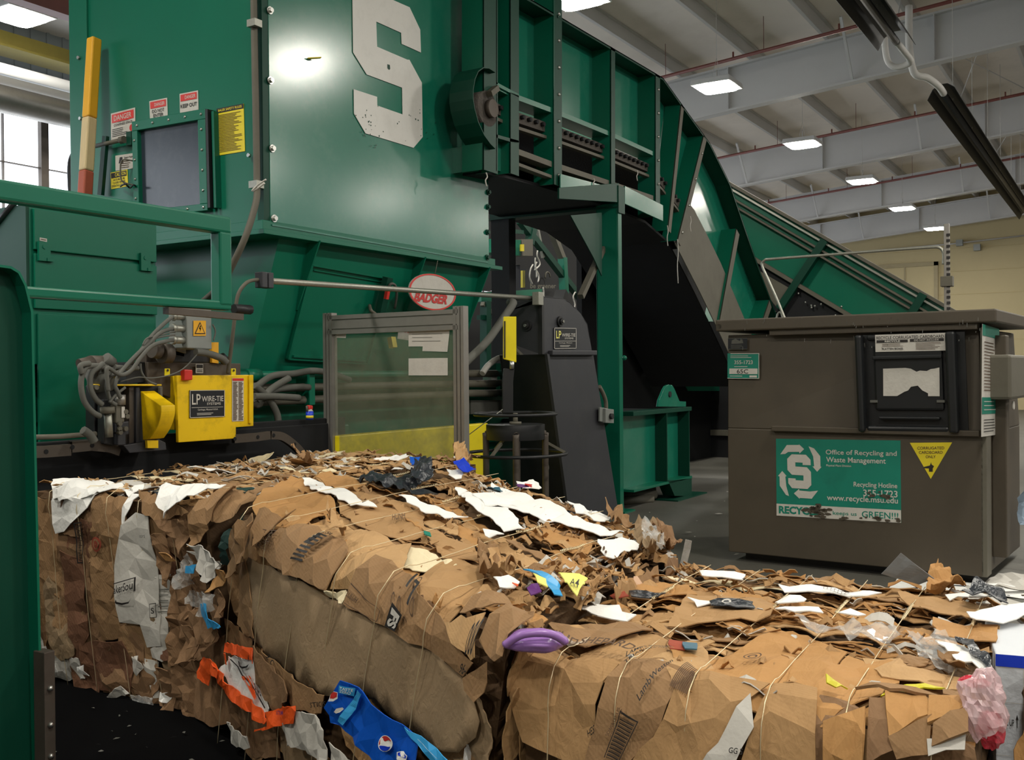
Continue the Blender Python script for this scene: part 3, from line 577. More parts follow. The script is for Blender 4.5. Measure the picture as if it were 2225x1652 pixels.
# motor / valves
def cyl(parent,name,Y,a,b2,r,mt,r2=None): return ob(name,MB().cyl(onY(Y,*a),onY(Y,*b2),r,14,r2),mt,parent)
cyl(wt,'hydraulic_motor',4.95,(195,800),(240,800),.07,'rust'); cyl(wt,'motor_neck',4.95,(215,800),(222,850),.085,'hose',.06); cyl(wt,'elbow_fitting',4.9,(172,792),(200,785),.03,'rust'); cyl(wt,'elbow_fitting',4.9,(228,778),(243,790),.035,'hose')
slab(wt,'valve_body',4.85,[(252,880),(271,880),(271,918),(252,920)],.06,'grey',.006); cyl(wt,'solenoid_cap',4.86,(261,880),(261,858),.03,'alu'); sign(wt,'valve_label',frY(4.846,(264,884),(271,884),(271,908),(264,908)),.001,'offw',[])
slab(wt,'valve_block',4.86,[(250,920),(281,915),(281,945),(274,945),(274,968),(256,968),(256,940),(250,940)],.06,'slate',.006)
slab(wt,'cylinder_block',4.9,[(226,868),(250,868),(250,970),(226,965)],.06,'black',.006); cyl(wt,'piston_rod',4.86,(234,895),(237,950),.022,'steel'); cyl(wt,'piston_cap',4.86,(233,885),(234,898),.04,'grey')
for q in ((262,921),(262,932),(263,940),(275,895),(278,905),(275,932),(211,842)): 
    p=onY(4.84,*q); ob('bolt_head',MB().cyl(p,p+V((0,.03,0)),.014,8),'grey',wt)
cyl(wt,'rear_fitting',5.0,(480,775),(490,785),.03,'black'); slab(wt,'yellow_bracket',5.0,[(461,744),(475,744),(475,790),(461,788)],.03,'yend',0)
slab(wt,'base_shoe',4.88,[(268,968),(345,955),(360,962),(362,978),(282,985)],.05,'slate',.004)
cyl(wt,'coupling',4.95,(330,760),(345,762),.05,'rust'); cyl(wt,'pump_end',4.95,(350,768),(368,768),.06,'rust')
# wire feed conduit: rises from tier, runs to the chute
wf=thing('wire_feed_pipe','thin galvanised wire-feed pipe bridging from the wire tier to the black chute','pipe',onY(4.75,590,611))
ob('pipe',MB().tube([onY(4.75,590,611),onY(4.75,1172,649)],.02,10),'steel',wf)
ob('bent_tube',MB().tube(spline([onY(4.9,495,812),onY(4.85,502,760),onY(4.8,510,690),onY(4.78,516,645),onY(4.76,530,620),onY(4.75,550,609),onY(4.75,590,609)],6),.012,8),'grey',wf)
c=onY(4.73,578,609); ob('clamp_block',MB().box(c.x-.05,c.x-.004,4.71,4.78,c.z-.05,c.z+.05).box(c.x+.004,c.x+.05,4.71,4.78,c.z-.05,c.z+.05),'slate',wf,bev=.005)
p=onY(4.76,508,671); ob('clamp_knob',MB().cyl(p,p+V((.14,0,0)),.03,8),'black',wf)
# ================================================================ CONVEYOR
cv=thing('conveyor','green box-section conveyor running out of the hopper tower and bending steeply down','conveyor',(11,5.7,0))
YN,YF=4.92,6.45
def cY(q,y=YN): return onY(y,*q)
topc=[(1048,-62),(1160,2),(1257,60),(1345,112),(1441,169),(1493,242),(1543,311),(1587,400),(1620,498),(1652,590),(1690,690),(1722,775),(1752,850)]
midc=[(1078,178),(1128,205),(1202,233),(1328,285),(1423,329),(1455,362),(1490,410),(1515,456),(1545,515),(1572,571),(1626,699),(1660,775),(1690,850)]
botc=[(1078,372),(1128,382),(1202,402),(1328,440),(1428,482),(1476,525),(1500,572),(1530,632),(1562,699),(1592,765),(1625,840)]
def w(pts,y=YN): return [cY(p) if y==YN else cY(p)+V((0,y-YN,0)) for p in pts]
T=w(topc);Mi=w(midc);Bo=w(botc)
def strip(A,Bp,y,th,name,mt,par=cv,label=None):
    """filled side sheet between two curves, moved in depth to y"""
    pts=[V((p.x,y,p.z)) for p in A]+[V((p.x,y,p.z)) for p in reversed(Bp)]
    return ob(name,MB().prism(pts,(0,th,0)),mt,par,label)
strip(T,Mi,YN+.23,.012,'side_sheet','panel'); strip(T,Mi,YF,.012,'far_side_sheet','green')
# lower side cover of the steep run
low=[(1476,521),(1500,440),(1520,400)]
A=w([(1503,440),(1515,456),(1545,515),(1572,571),(1626,699),(1660,775),(1690,850)]); Bq=w([(1476,525),(1530,632),(1562,699),(1592,765),(1625,840)])
strip(A,[p+V((-.03,0,-.03)) for p in Bq],YN+.04,.012,'lower_cover','grey')
def offs(pts,d):  # move curve down along local normal
    out=[]
    for i,p in enumerate(pts):
        t=(pts[min(i+1,len(pts)-1)]-pts[max(i-1,0)]); t.y=0; t.normalize(); out.append(p+V((t.z,0,-t.x))*d)
    return out
def fl_(pts,y0,y1,th,name,mt,par=cv):
    b=MB(); n=len(pts); q=offs(pts,th)
    b.add([V((p.x,y0,p.z)) for p in pts]+[V((p.x,y1,p.z)) for p in pts]+[V((p.x,y0,p.z)) for p in q]+[V((p.x,y1,p.z)) for p in q],
      [f for i in range(n-1) for f in ((i,i+1,n+i+1,n+i),(2*n+i,3*n+i,3*n+i+1,2*n+i+1),(i,2*n+i,2*n+i+1,i+1),(n+i,n+i+1,3*n+i+1,3*n+i))]+[(0,n,3*n,2*n),(n-1,3*n-1,4*n-1,2*n-1)])
    return ob(name,b,mt,par)
fl_(T,YN,YN+.24,.012,'top_flange','dgreen'); fl_(T,YF,YF+.16,.012,'top_flange','dgreen')
fl_(offs(T,.0),YN,YN+.012,.03,'flange_lip','dgreen')
fl_(Mi[:5],YN+.02,YN+.24,.05,'mid_rail','green'); 
# belt chain strip
belt=[p+V((0,0,-.13)) for p in Mi[:8]]; fl_(offs(belt,.0),YN+.1,YN+.16,.10,'chain_track','belt'); fl_(offs(belt,.14),YN+.08,YN+.14,.03,'chain_track','grey')
bt=fl_(belt,YN+.2,YF-.05,.04,'belt','belt'); fl_(offs(belt,.42),YN+.2,YF-.05,.03,'return_belt','void')
b=MB(); acc=0
for i in range(len(belt)-1):
    a,c=belt[i],belt[i+1]; n=max(1,int((c-a).length/.11))
    for k in range(n):
        p=a.lerp(c,(k+.5)/n); b.cyl(V((p.x,YN+.06,p.z-.04)),V((p.x,YN+.1,p.z-.04)),.022,6)
ob('chain_rollers',b,'void',cv,kind='stuff')
LR=w([(1128,322),(1202,350),(1328,392),(1423,425)]); fl_(LR,YN+.02,YN+.14,.055,'lower_rail','grey')
LR2=w([(1128,352),(1202,380),(1255,398)]); fl_(LR2,YN+.02,YN+.1,.03,'lower_rail','grey')
# bottom pan
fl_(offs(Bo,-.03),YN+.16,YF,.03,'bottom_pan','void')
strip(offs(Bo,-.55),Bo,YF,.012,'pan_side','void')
# posts: (near flange px line a->b) width in metres
def post(a,b2,wd,name='post',mt='dgreen',lit=True,bolts=0,leg=.23):
    p,q=cY(a),cY(b2); t=(q-p).normalized(); s=V((t.z,0,-t.x)); 
    if s.x<0: s=-s
    bb=MB().prism([p,p+s*wd,q+s*wd,q],(0,.012,0)); 
    o=ob(name,bb,mt,cv); 
    ob('post_leg',MB().prism([p,q,q+s*.012,p+s*.012],(0,leg,0)),'green' if lit else mt,o)
    for k in range(bolts):
        c=p.lerp(q,(k+.6)/bolts)+s*wd*.6; ob('bolt',MB().ball(c,.02,6,4),'lug',o)
post((1078,-30),(1078,372),.012,leg=.22); post((1050,-40),(1050,368),.24,mt='dgreen')
post((1108,-60),(1108,376),.16); post((1203,-12),(1203,400),.17,bolts=7); post((1327,101),(1327,420),.11,mt='dgreen'); post((1424,160),(1424,470),.14,bolts=6)
post((1480,225),(1451,500),.1,mt='grey',leg=.22); post((1529,293),(1472,522),.12,mt='grey',leg=.23,bolts=4); post((1600,497),(1563,698),.15,mt='grey',leg=.23); post((1672,652),(1640,745),.15,mt='grey')
# lower box between guard and first post
slab(cv,'end_plate',YN+.1,[(1078,300),(1112,312),(1112,378),(1078,370)],.02,'panel',0)
slab(cv,'cross_angle',YN,[(1078,178),(1128,205),(1128,212),(1078,186)],.12,'green',0); slab(cv,'cross_angle',YN,[(1078,292),(1128,306),(1128,314),(1078,299)],.12,'dgreen',0)
# head pulley guard
arc=[(1077,158),(1063,149),(1051,148),(1040,156),(1033,172),(1029,195),(1029,215),(1032,235),(1040,265),(1053,293),(1066,311),(1077,322)]
P=[cY(q,4.86) for q in arc]
b=MB(); b.ribbon(P,(0,.25,0)); ob('pulley_guard',b,'grey' if 0 else 'dgreen',cv,'curved head pulley guard',sol=.008)
ob('guard_backplate',MB().prism([p+V((0,.2,0)) for p in P],(0,.02,0)),'void',cv)
c=cY((1060,236),4.92); b=MB(); b.cyl(c,c+V((0,.14,0)),.16,20); hb=ob('bearing_housing',b,'belt',cv); ob('shaft_end',MB().cyl(c+V((.02,-.05,0)),c+V((.02,0,0)),.08,16),'rust',hb); ob('bearing_bolt',MB().bar(c+V((-.02,-.03,.12)),c+V((.1,-.03,.2)),.06,.05),'grey',hb)
slab(cv,'guard_skirt',5.1,[(1020,316),(1078,322),(1078,374),(1020,372)],.19,'panel',0)
# wooden stick end poking out
p0,p1=cY((1457,345),5.0),cY((1462,318),5.0); o=ob('loose_batten',MB().bar(p1,p0+(p0-p1)*.5,.06,.03),'flesh',cv)
# dangling shreds of film
R=random.Random(8)
for (x,y,l) in ((1472,520,.55),(1450,490,.25),(1056,375,.12),(1384,370,.12),(1290,388,.08),(1500,470,.2)):
    p=cY((x,y),4.88); ob('dangling_shred',MB().tube(spline([p+V((0,0,0)),p+V((.02,0,-l*.3)),p+V((-.01,.0,-l*.6)),p+V((.01,0,-l))],4),.006,5),'offw',cv)
# ---------------- support column + cross beam (same welded stand)
cs=thing('conveyor_stand','tall green steel column with cross beam carrying the conveyor','steel stand',(10.2,4.9,0))
zc=onY(4.85,1345,412).z; p=onZ(0,1346,1114); X_=p.x; Yc=p.y
pl_=onX(X_,1347,700)
b=MB(); zt=onX(X_,1347,440).z
xf=X_; b.box(xf,xf+.012,Yc,Yc+.26,.02,zt); b.box(xf,xf+.09,Yc-.012,Yc,.02,zt); b.box(xf,xf+.09,Yc+.25,Yc+.262,.02,zt); b.box(xf+.07,xf+.09,Yc,Yc+.26,.02,zt); ob('column',b,'green',cs,bev=.002)
ob('base_plate',MB().box(xf-.08,xf+.2,Yc-.1,Yc+.36,0,.02),'green',cs)
zt2=onX(X_,1347,403).z
b=MB(); b.box(xf-.02,xf+.14,Yc-.02,6.6,zt2-.24,zt2-.225).box(xf-.02,xf+.14,Yc-.02,6.6,zt2-.01,zt2).box(xf+.05,xf+.06,Yc-.02,6.6,zt2-.24,zt2).box(xf-.02,xf+.14,Yc-.03,Yc-.02,zt2-.3,zt2-.04+.04); ob('cross_beam',b,'dgreen',cs)
a_=onY(Yc,1218,378);c_=onY(Yc,1345,402); slab(cs,'gusset_plate',Yc,[(1218,378),(1345,412),(1345,418),(1218,416)],.012,'panel',0)
slab(cs,'side_plate',Yc-.02,[(1358,404),(1441,446),(1441,481),(1358,443)],.02,'panel',.003)
slab(cs,'lower_channel',Yc-.02,[(1215,408),(1345,398),(1345,440),(1215,432)],.02,'dgreen',.003)
slab(cs,'corner_gusset',Yc+.1,[(1240,468),(1308,462),(1308,600),(1290,560)],.012,'dgreen',0)
b=MB(); b.bar(onX(X_,1310,540),onX(X_-.6,1262,645),.06,.06); ob('knee_brace',b,'grey',cs)
p=onX(xf-.0,1353,778); ob('bolt',MB().ball(p+V((0,-.02,0)),.03,6,4),'green',cs)
ob('rear_column',MB().box(xf,xf+.15,6.3,6.55,0,zt2-.24),'void',cs)
# ---------------- second, side feed conveyor descending to the right
fc=thing('feed_conveyor','long green sloping feed conveyor descending behind the brown dumpster','conveyor',(17,2,0))
XF=16.6
def fX(q,x=XF): return onX(x,*q)
sl=[(1560,384),(2100,694)]
def fpoly(name,pts,th,mt,x=XF,par=fc): return ob(name,MB().prism([fX(q) + V((x-XF,0,0)) for q in pts],(th,0,0)),mt,par)
fpoly('side_sheet',[(1500,352),(2112,700),(2190,752),(2190,900),(1900,760),(1650,608),(1500,520)],.02,'green')
def fbar(name,a,b2,w_,dx,mt): 
    return ob(name,MB().bar(fX(a)+V((dx,0,0)),fX(b2)+V((dx,0,0)),.12,w_,(0,0,1)),mt,fc)
fbar('top_rail',(1560,384),(2112,698),.05,-.05,'grey'); fbar('rib_rail',(1560,394),(2100,706),.03,-.06,'steel'); fbar('rib_rail',(1570,418),(2080,716),.03,-.06,'grey'); fbar('rib_rail',(1570,432),(2060,718),.03,-.06,'grey'); fbar('lower_rail',(1640,562),(1990,770),.06,-.08,'grey')
fpoly('belt_guard',[(1640,570),(1990,775),(1990,850),(1640,650)],.02,'void',XF-.05)
fpoly('chain_strip',[(1645,585),(1720,628),(1700,680),(1668,640)],.02,'grey',XF-.08)
for a,b2 in (((1796,524),(1698,672)),((2010,640),(1930,770))): ob('rib',MB().bar(fX(a)+V((-.08,0,0)),fX(b2)+V((-.08,0,0)),.16,.12),'dgreen',fc)
R=random.Random(5)
for k in range(14):
    t=R.random(); q=(1700+t*180+R.uniform(-30,20),640+t*60+R.uniform(-15,15)); p=fX(q)+V((-.1,0,0)); ob('stud',MB().ball(p,.02,5,4),'lug',fc)
b=MB(); b.box(16.7,17.5,1.0,1.1,0,1.5); ob('support_leg',b,'dgreen',fc)
ob('support_leg',MB().box(16.7,17.5,2.3,2.4,0,2.2),'dgreen',fc)
b=MB().prism([fX(q)+V((.02,0,0)) for q in ((1560,400),(2100,712),(2190,800),(2190,900),(1560,560))],(1.2,0,0)); ob('trough',b,'dgreen',fc)
# ---------------- dark steel bunker walls under the conveyor
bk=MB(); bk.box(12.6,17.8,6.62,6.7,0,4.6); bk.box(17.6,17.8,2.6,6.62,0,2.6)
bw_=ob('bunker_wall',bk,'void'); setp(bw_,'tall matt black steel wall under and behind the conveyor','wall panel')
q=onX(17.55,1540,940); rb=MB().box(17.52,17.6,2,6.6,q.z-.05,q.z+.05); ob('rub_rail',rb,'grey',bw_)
# ---------------- baler discharge frame at right
df_=thing('ram_frame','green stiffened steel base frame with a lifting lug, right of the column','machine frame',(11.4,5.3,0))
Yd=4.78
def dY(q): return onY(Yd,*q)
A0=dY((1365,873));A1=dY((1503,884)); xr_=A1.x; xl_=X_+.15; ztop=(A1.z); zbt=dY((1480,1040)).z
b=MB(); b.box(xl_,xr_,Yd+.16,Yd+.18,zbt,ztop-.02); ob('web_sheet',b,'panel',df_)
b=MB(); b.box(xl_,xr_,Yd,Yd+.2,ztop-.05,ztop); ob('top_flange',b,'dgreen',df_,bev=.003)
b=MB(); b.box(xl_,xr_,Yd,Yd+.2,zbt-.03,zbt); ob('bottom_flange',b,'green',df_,bev=.003)
for px in (1452,1500):
    x=dY((px,960)).x; ob('stiffener',MB().box(x-.02,x,Yd+.01,Yd+.17,zbt,ztop-.05),'dgreen',df_)
b=MB().prism([dY((1452,1045)),dY((1503,1040)),dY((1503,1078)),dY((1466,1078))],(0,.15,0)); ob('foot',b,'dgreen',df_); p=dY((1470,1078)); ob('foot_plate',MB().box(p.x-.2,xr_+.25,Yd-.1,Yd+.3,0,.015),'dgreen',df_)
lg=[(1434,884),(1436,870),(1445,848),(1450,839),(1456,836),(1464,837),(1469,845),(1480,872),(1494,873),(1494,884)]
lo=ob('lifting_lug',MB().prism([dY(q)+V((0,.02,0)) for q in lg],(0,.03,0)),'panel',df_,bev=.003)
p=dY((1458,857)); ob('lug_hole',MB().cyl(p+V((0,.005,0)),p+V((0,.06,0)),.035,14),'void',lo)
p=dY((1467,955)); ob('drain_hole',MB().cyl(p+V((0,.15,0)),p+V((0,.19,0)),.02,8),'void',df_)
b=MB().box(xl_-1.4,xr_,Yd+.2,6.2,ztop-.1,ztop-.03).box(xl_,xr_-.02,6.1,6.2,0,ztop-.1); ob('top_deck',b,'black',df_); 
for i,(y,x2) in enumerate(((1064,1420),(1074,1423),(1084,1416))):
    a=onZ(.12-.04*i,1350,y+6);c=onZ(.12-.04*i,x2,y); ob('hydraulic_pipe',MB().cyl(a,c,.055,10),'grey',df_)
# ---------------- black wire chute
ch=thing('wire_chute','slate black slanted wire-tie chute with a nameplate, beside the green column','baling machine',(9.9,4.8,0))
Yh=4.68
def hY(*q): return onY(Yh,*q)
head=[(1177,644),(1222,648),(1238,656),(1262,682),(1276,704),(1287,768),(1190,768),(1177,770)]
ob('head_guard',MB().prism([hY(*q) for q in head],(0,.04,0)),'slate',ch,bev=.004)
Xh=hY(1176,700).x
lh=[(1177,645),(1177,656),(1125,655),(1114,662),(1105,676),(1100,695),(1100,742),(1124,752),(1160,765),(1177,770)]
lhp=[onX(Xh,*q) for q in lh]
ob('head_side',MB().prism(lhp,(.05,0,0)),'slate',ch,bev=.004)
b=MB(); b.box(Xh-.01,Xh+.03,Yh-.015,Yh+.03,hY(1177,770).z,hY(1177,643).z); ob('seam_strip',b,'black',ch)
ob('leg_front',MB().prism([hY(1184,770),hY(1289,768),hY(1344,1112),hY(1345,1118),hY(1232,1118),hY(1225,1060)],(0,.03,0)),'slate',ch,bev=.003)
ob('leg_side',MB().prism([hY(1184,770),hY(1196,770),hY(1244,1118),hY(1232,1118)],(0,.5,0)),'black',ch,bev=.003)
ob('leg_rear',MB().prism([hY(1184,770)+V((0,.48,0)),hY(1289,768)+V((0,.48,0)),hY(1344,1112)+V((0,.48,0)),hY(1232,1118)+V((0,.48,0))],(0,.02,0)),'black',ch)
ob('leg_lip',MB().prism([hY(1183,770),hY(1188,770),hY(1238,1118),hY(1231,1118)],(0,-.03,0)),'slate',ch)
ob('ledge_bar',MB().prism([hY(1191,762),hY(1288,762),hY(1288,772),hY(1191,772)],(0,-.05,0)),'slate',ch,bev=.006)
ob('head_cap',MB().ribbon([hY(*q) for q in head[:6]],(0,.45,0)),'slate',ch,sol=.01)
for p,ax in ((hY(1215,699),(0,-.04,0)),(onX(Xh,1146,708),(-.04,0,0))):
    d=V(ax); k=ob('bearing_knob',MB().cyl(p,p+d*.5,.05,18).cyl(p+d*.5,p+d,.03,14),'black',ch); ob('knob_bolt',MB().cyl(p+d,p+d*1.3,.014,8),'lug',k)
sign(ch,'nameplate',frY(Yh-.004,(1203,713),(1251,713),(1251,758),(1203,758)),.005,'plate',[('offw','r',0,0,.02,1),('offw','r',.98,0,1,1),('offw','r',0,0,1,.025),('offw','r',0,.975,1,1),('lyel','LP',.08,.5,.3,.86),('offw','WIRE-TIE',.33,.58,.95,.74),('offw','SYSTEMS',.46,.46,.86,.54),('offw','r',.03,.36,.97,.38),('offw','Carthage, Missouri',.2,.24,.8,.31)]+lines('offw',.25,.75,.08,.18,2,.4),'black wire-tie nameplate with silver border')
p=hY(1168,649); ob('clamp_block',MB().box(p.x-.03,p.x+.06,Yh-.03,Yh+.04,p.z-.06,p.z+.06),'steel',ch,bev=.004)
ob('hose',MB().tube(spline([hY(1128,656)+V((0,.1,0)),hY(1115,660),hY(1095,690),hY(1060,740),hY(1020,780),hY(1000,800)],6),.035,8),'hose',ch)
cb_=thing('control_box','small grey push-button box on the right side of the black chute','switch box',hY(1317,902))
Yx=Yh-.02
ob('box_body',MB().prism([onY(Yx,*q) for q in ((1300,885),(1318,888),(1318,919),(1300,916))],(0,-.02,0)).prism([onY(Yx-.05,*q) for q in ((1316,888),(1334,890),(1334,920),(1316,919))],(0,.1,0)),'box',cb_,bev=.004)
p=onY(Yx-.05,1326,905); ob('push_button',MB().cyl(p,p+V((0,-.03,0)),.03,12),'black',cb_)
ob('conduit',MB().tube(spline([onY(Yh,1302,840),onY(Yh,1310,855),onY(Yh,1316,872),onY(Yh,1317,888)],5),.022,8),'grey',cb_)
# ---------------- wire spool stand
ss=thing('wire_spool_stand','round black wire spool stand with ring guards and a yellow-topped stalk','stand',onZ(0,1120,1240))
dd=8.2; cen=CC+ray(1120,922)*1; 
rr=ray(1120,922); cen=CC+rr*(dd); cx_,cy_=cen.x,cen.y
def zat(py): return (CC+ray(1120,py)*dd).z
z1=zat(922); z2=zat(955)
ob('drum',MB().cyl((cx_,cy_,z2),(cx_,cy_,z1),.238,32),'black',ss,bev=.003)
ob('drum_hub',MB().cyl((cx_,cy_,z1),(cx_,cy_,z1+.09),.02,8).cyl((cx_,cy_,z1),(cx_,cy_,z1+.02),.05,10),'grey',ss)
for k,a in enumerate((.5,2.1,3.7,5.2)):
    x=cx_+.24*math.cos(a); y=cy_+.24*math.sin(a); ob('leg',MB().tube(spline([(cx_+.16*math.cos(a),cy_+.16*math.sin(a),z1-.06),(x-.01*math.cos(a),y,z1-.08),(x,y,z1-.18),(x,y,0)],5),.026,8),'rust',ss)
def ring(z,r,ex=1,dx=0,dy=0,rad=.014,name='ring_guard'):
    return ob(name,MB().tube([(cx_+dx+r*ex*math.cos(2*PI*k/40),cy_+dy+r*math.sin(2*PI*k/40),z) for k in range(41)],rad,7,cap=False),'black',ss)
rx_=CR.copy(); 
ring(zat(900),.33); ring(zat(986),.41)
for a in (1.0,3.2,5.3): ob('ring_strut',MB().bar((cx_+.24*math.cos(a),cy_+.24*math.sin(a),z2-.02),(cx_+.41*math.cos(a),cy_+.41*math.sin(a),zat(986)),.02,.02),'grey',ss)
def SY(x,y,d=dd): return CC+ray(x,y)*d
b=MB(); dx=V((0,.09,0))
ob('stalk',MB().prism([SY(1092,898),SY(1115,898),SY(1115,830),SY(1118,802),SY(1095,801),SY(1092,830)],V((.07,.05,0))),'black',ss,bev=.004)
ob('stalk_rod',MB().cyl(SY(1112,802),SY(1112,785),.02,8),'lug',ss)
ob('yellow_guard',MB().prism([SY(1094,688),SY(1122,688),SY(1122,788),SY(1100,782),SY(1094,780)],V((.07,.05,0))),'yellow2',ss,'bright yellow guard box',bev=.005); 
ob('guard_slot',MB().prism([SY(1095,698),SY(1098,698),SY(1098,778),SY(1095,778)],V((-.004,-.004,0))),'black',ss)
ob('loose_wire',MB().tube(spline([SY(1180,1035),SY(1192,1020),SY(1188,1000),SY(1178,985)],6),.003,5),'steel',ss)
ob('feed_wire',MB().tube([SY(1015,948),SY(1092,890)],.004,5),'steel',ss)
# yellow guard box behind
yb=ob('machine_guard',MB().box(onY(5.0,745,1000).x,onY(5.0,1067,930).x,5.03,5.12,0,onY(5.0,1040,922).z),'yellow2',bev=.01); setp(yb,'yellow sheet-metal machine guard seen through and right of the pane','machine guard')
# ---------------- clear guard panel
gpn=thing('safety_screen','scratched clear safety screen in a grey aluminium frame behind the bales','safety screen')
# right post at depth, direction along Y
dR=6.9; PR=CC+ray(1001,760)*dR; PR.z=0; dv=V((.02,1,0)).normalized()
def onG(x,y): return onP(PR,V((dv.y,-dv.x,0)),x,y)
pL=onG(717,760); Wg=(V((pL.x,pL.y,0))-PR).length; zt=onG(1000,672).z
def gp(t,z,o=0): return PR+dv*t+V((-o,0,z))
gpn.location=(PR.x,PR.y,0)
def gbox(mb,t0,t1,z0,z1,o0,o1): 
    mb.hexa([gp(t0,z0,o0),gp(t1,z0,o0),gp(t1,z0,o1),gp(t0,z0,o1),gp(t0,z1,o0),gp(t1,z1,o0),gp(t1,z1,o1),gp(t0,z1,o1)]); return mb
for t in (0,Wg):
    b=MB(); 
    for k in range(3): gbox(b,t-.045+k*.032,t-.045+k*.032+.024,0,zt+.02,-.03,.03)
    gbox(b,t-.04,t+.04,0,zt+.015,-.02,.02); ob('upright',b,'alu',gpn)
b=MB(); gbox(b,0,Wg,zt-.03,zt,-.03,.03); gbox(b,0,Wg,zt-.1,zt-.04,-.028,.028); gbox(b,0,Wg,zt-.14,zt-.11,-.03,.03); gbox(b,0,Wg,zt-.13,zt-.01,-.02,.02); ob('top_beam',b,'alu',gpn)
b=MB(); gbox(b,.04,Wg-.04,.5,zt-.14,-.003,.003); ob('pane',b,'acrylic',gpn,'grubby clear plastic pane')
def gsign(q,bg,it,label): 
    fr=Frame(*[onG(*p)+V((-.006,0,0)) for p in q]); return sign(gpn,'taped_paper',fr,.001,bg,it,label)
gsign([(889,715),(972,713),(972,753),(889,753)],'offw',lines('hose',.1,.9,.2,.8,3,.1),'paper taped inside the pane'); gsign([(918,714),(985,712),(967,766),(925,762)],'offw',[],'slanted paper behind the first')
gsign([(889,779),(974,778),(974,816),(889,816)],'offw',[],'lower taped paper'); gsign([(733,720),(755,720),(752,735),(733,734)],'offw',lines('hose',.1,.9,.2,.8,3,.1),'small corner label')
p=onG(818,745); ob('yellow_smear',MB().bar(onG(822,732)+V((.15,0,0)),onG(826,755)+V((.15,0,0)),.05,.04),'sign_y',gpn)
# ---------------- spray can
p=onY(5.08,673,912); can=thing('spray_can','small dark blue spray can with a red cap on the black beam','spray can',p)
b=MB().cyl(p,p+V((0,0,.06)),.027,14); ob('can_body',b,'royal',can); ob('yellow_band',MB().cyl(p+V((0,0,.01)),p+V((0,0,.03)),.0275,14),'sign_y',can); ob('shoulder',MB().cyl(p+V((0,0,.06)),p+V((0,0,.075)),.027,14,.015),'offw',can); ob('cap',MB().bar(p+V((-.02,0,.09)),p+V((.02,0,.085)),.03,.03),'red',can,bev=.006); ob('nozzle',MB().cyl(p+V((-.025,0,.06)),p+V((-.03,0,.1)),.008,6),'grey',can)
# ---------------- background machinery seen below the conveyor
mc=thing('conveyor_drive','dim green framework, motor and trusses seen under the conveyor','machine frame',(12,7.6,0))
def mY(Y,pts,dy,mt,name='frame_plate',lb=None): return ob(name,MB().prism([onY(Y,*q) for q in pts],(0,dy,0)),mt,mc,lb)
mY(8.0,[(1082,518),(1133,522),(1133,556),(1075,548)],.3,'green','drive_cover'); mY(8.0,[(1132,520),(1158,520),(1158,556),(1132,556)],.2,'grey','motor_plate'); mY(7.95,[(1132,531),(1139,531),(1139,546),(1132,546)],.02,'sign_y','yellow_label')
mY(7.8,[(1101,552),(1107,552),(1107,646),(1101,646)],.06,'grey','upright'); mY(7.85,[(1107,552),(1116,552),(1116,646),(1107,646)],.06,'rust','upright')
mY(9,[(1046,636),(1178,628),(1178,650),(1046,656)],.3,'green','cross_box'); mY(8.6,[(1136,588),(1141,588),(1141,625),(1136,625)],.04,'sign_y','yellow_strip')
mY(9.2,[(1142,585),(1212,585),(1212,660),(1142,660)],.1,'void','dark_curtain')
fb=frY(9.1,(1152,616),(1208,616),(1208,630),(1152,630)); b=MB(); fb.text(b,'be greener',0,0,1,1,0); ob('lettering',b,'grey',mc); p=onY(9.1,1190,602)
ob('ring_mark',MB().tube([p+V((.09*math.cos(a),0,.09*math.sin(a))) for a in [k*.35 for k in range(11)]],.012,6),'grey',mc)
for a,b2,w_,mt in (((1085,500),(1135,505),.06,'dgreen'),((1130,480),(1262,650),.1,'dgreen'),((1160,478),(1150,530),.12,'dgreen'),((1048,660),(1110,725),.06,'grey'),((1110,690),(1040,760),.06,'grey'),((1040,690),(1110,690),.07,'dgreen'),((1055,655),(1055,820),.12,'dgreen'),((1100,740),(1150,790),.05,'grey'),((1255,680),(1310,770),.06,'grey'),((1262,672),(1310,672),.12,'dgreen'),((1200,505),(1225,570),.1,'grey'),((1168,500),(1180,560),.05,'steel'),((1215,640),(1255,700),.2,'black'),((1222,560),(1226,640),.12,'green')):
    ob('brace',MB().bar(onY(8.2,*a),onY(8.2,*b2),w_,w_),mt,mc)
mY(10.4,[(1010,440),(1330,440),(1330,930),(1010,930),(1010,634),(1130,634),(1130,576),(1078,576),(1078,632),(1010,632)],.1,'void','dark_backing')  # added near-black backing, keeps the view under the conveyor dark around the window gap
R=random.Random(12)
for x,y in ((1163,560),(1158,575),(1166,570),(1180,625),(1250,635),(1190,655),(1278,665),(1168,545)):
    p=onY(7.7,x,y); ob('snagged_film',MB().tube(spline([p,p+V((R.uniform(-.1,.1),0,-.08)),p+V((R.uniform(-.1,.1),0,-.2)),p+V((R.uniform(-.1,.1),0,-.3))],4),.012,5),'offw',mc)
ob('far_doorway',MB().prism([onY(15.9,*q) for q in ((1078,575),(1128,575),(1128,632),(1078,632))],(0,.05,0)),'dayfar',mc) if 0 else None
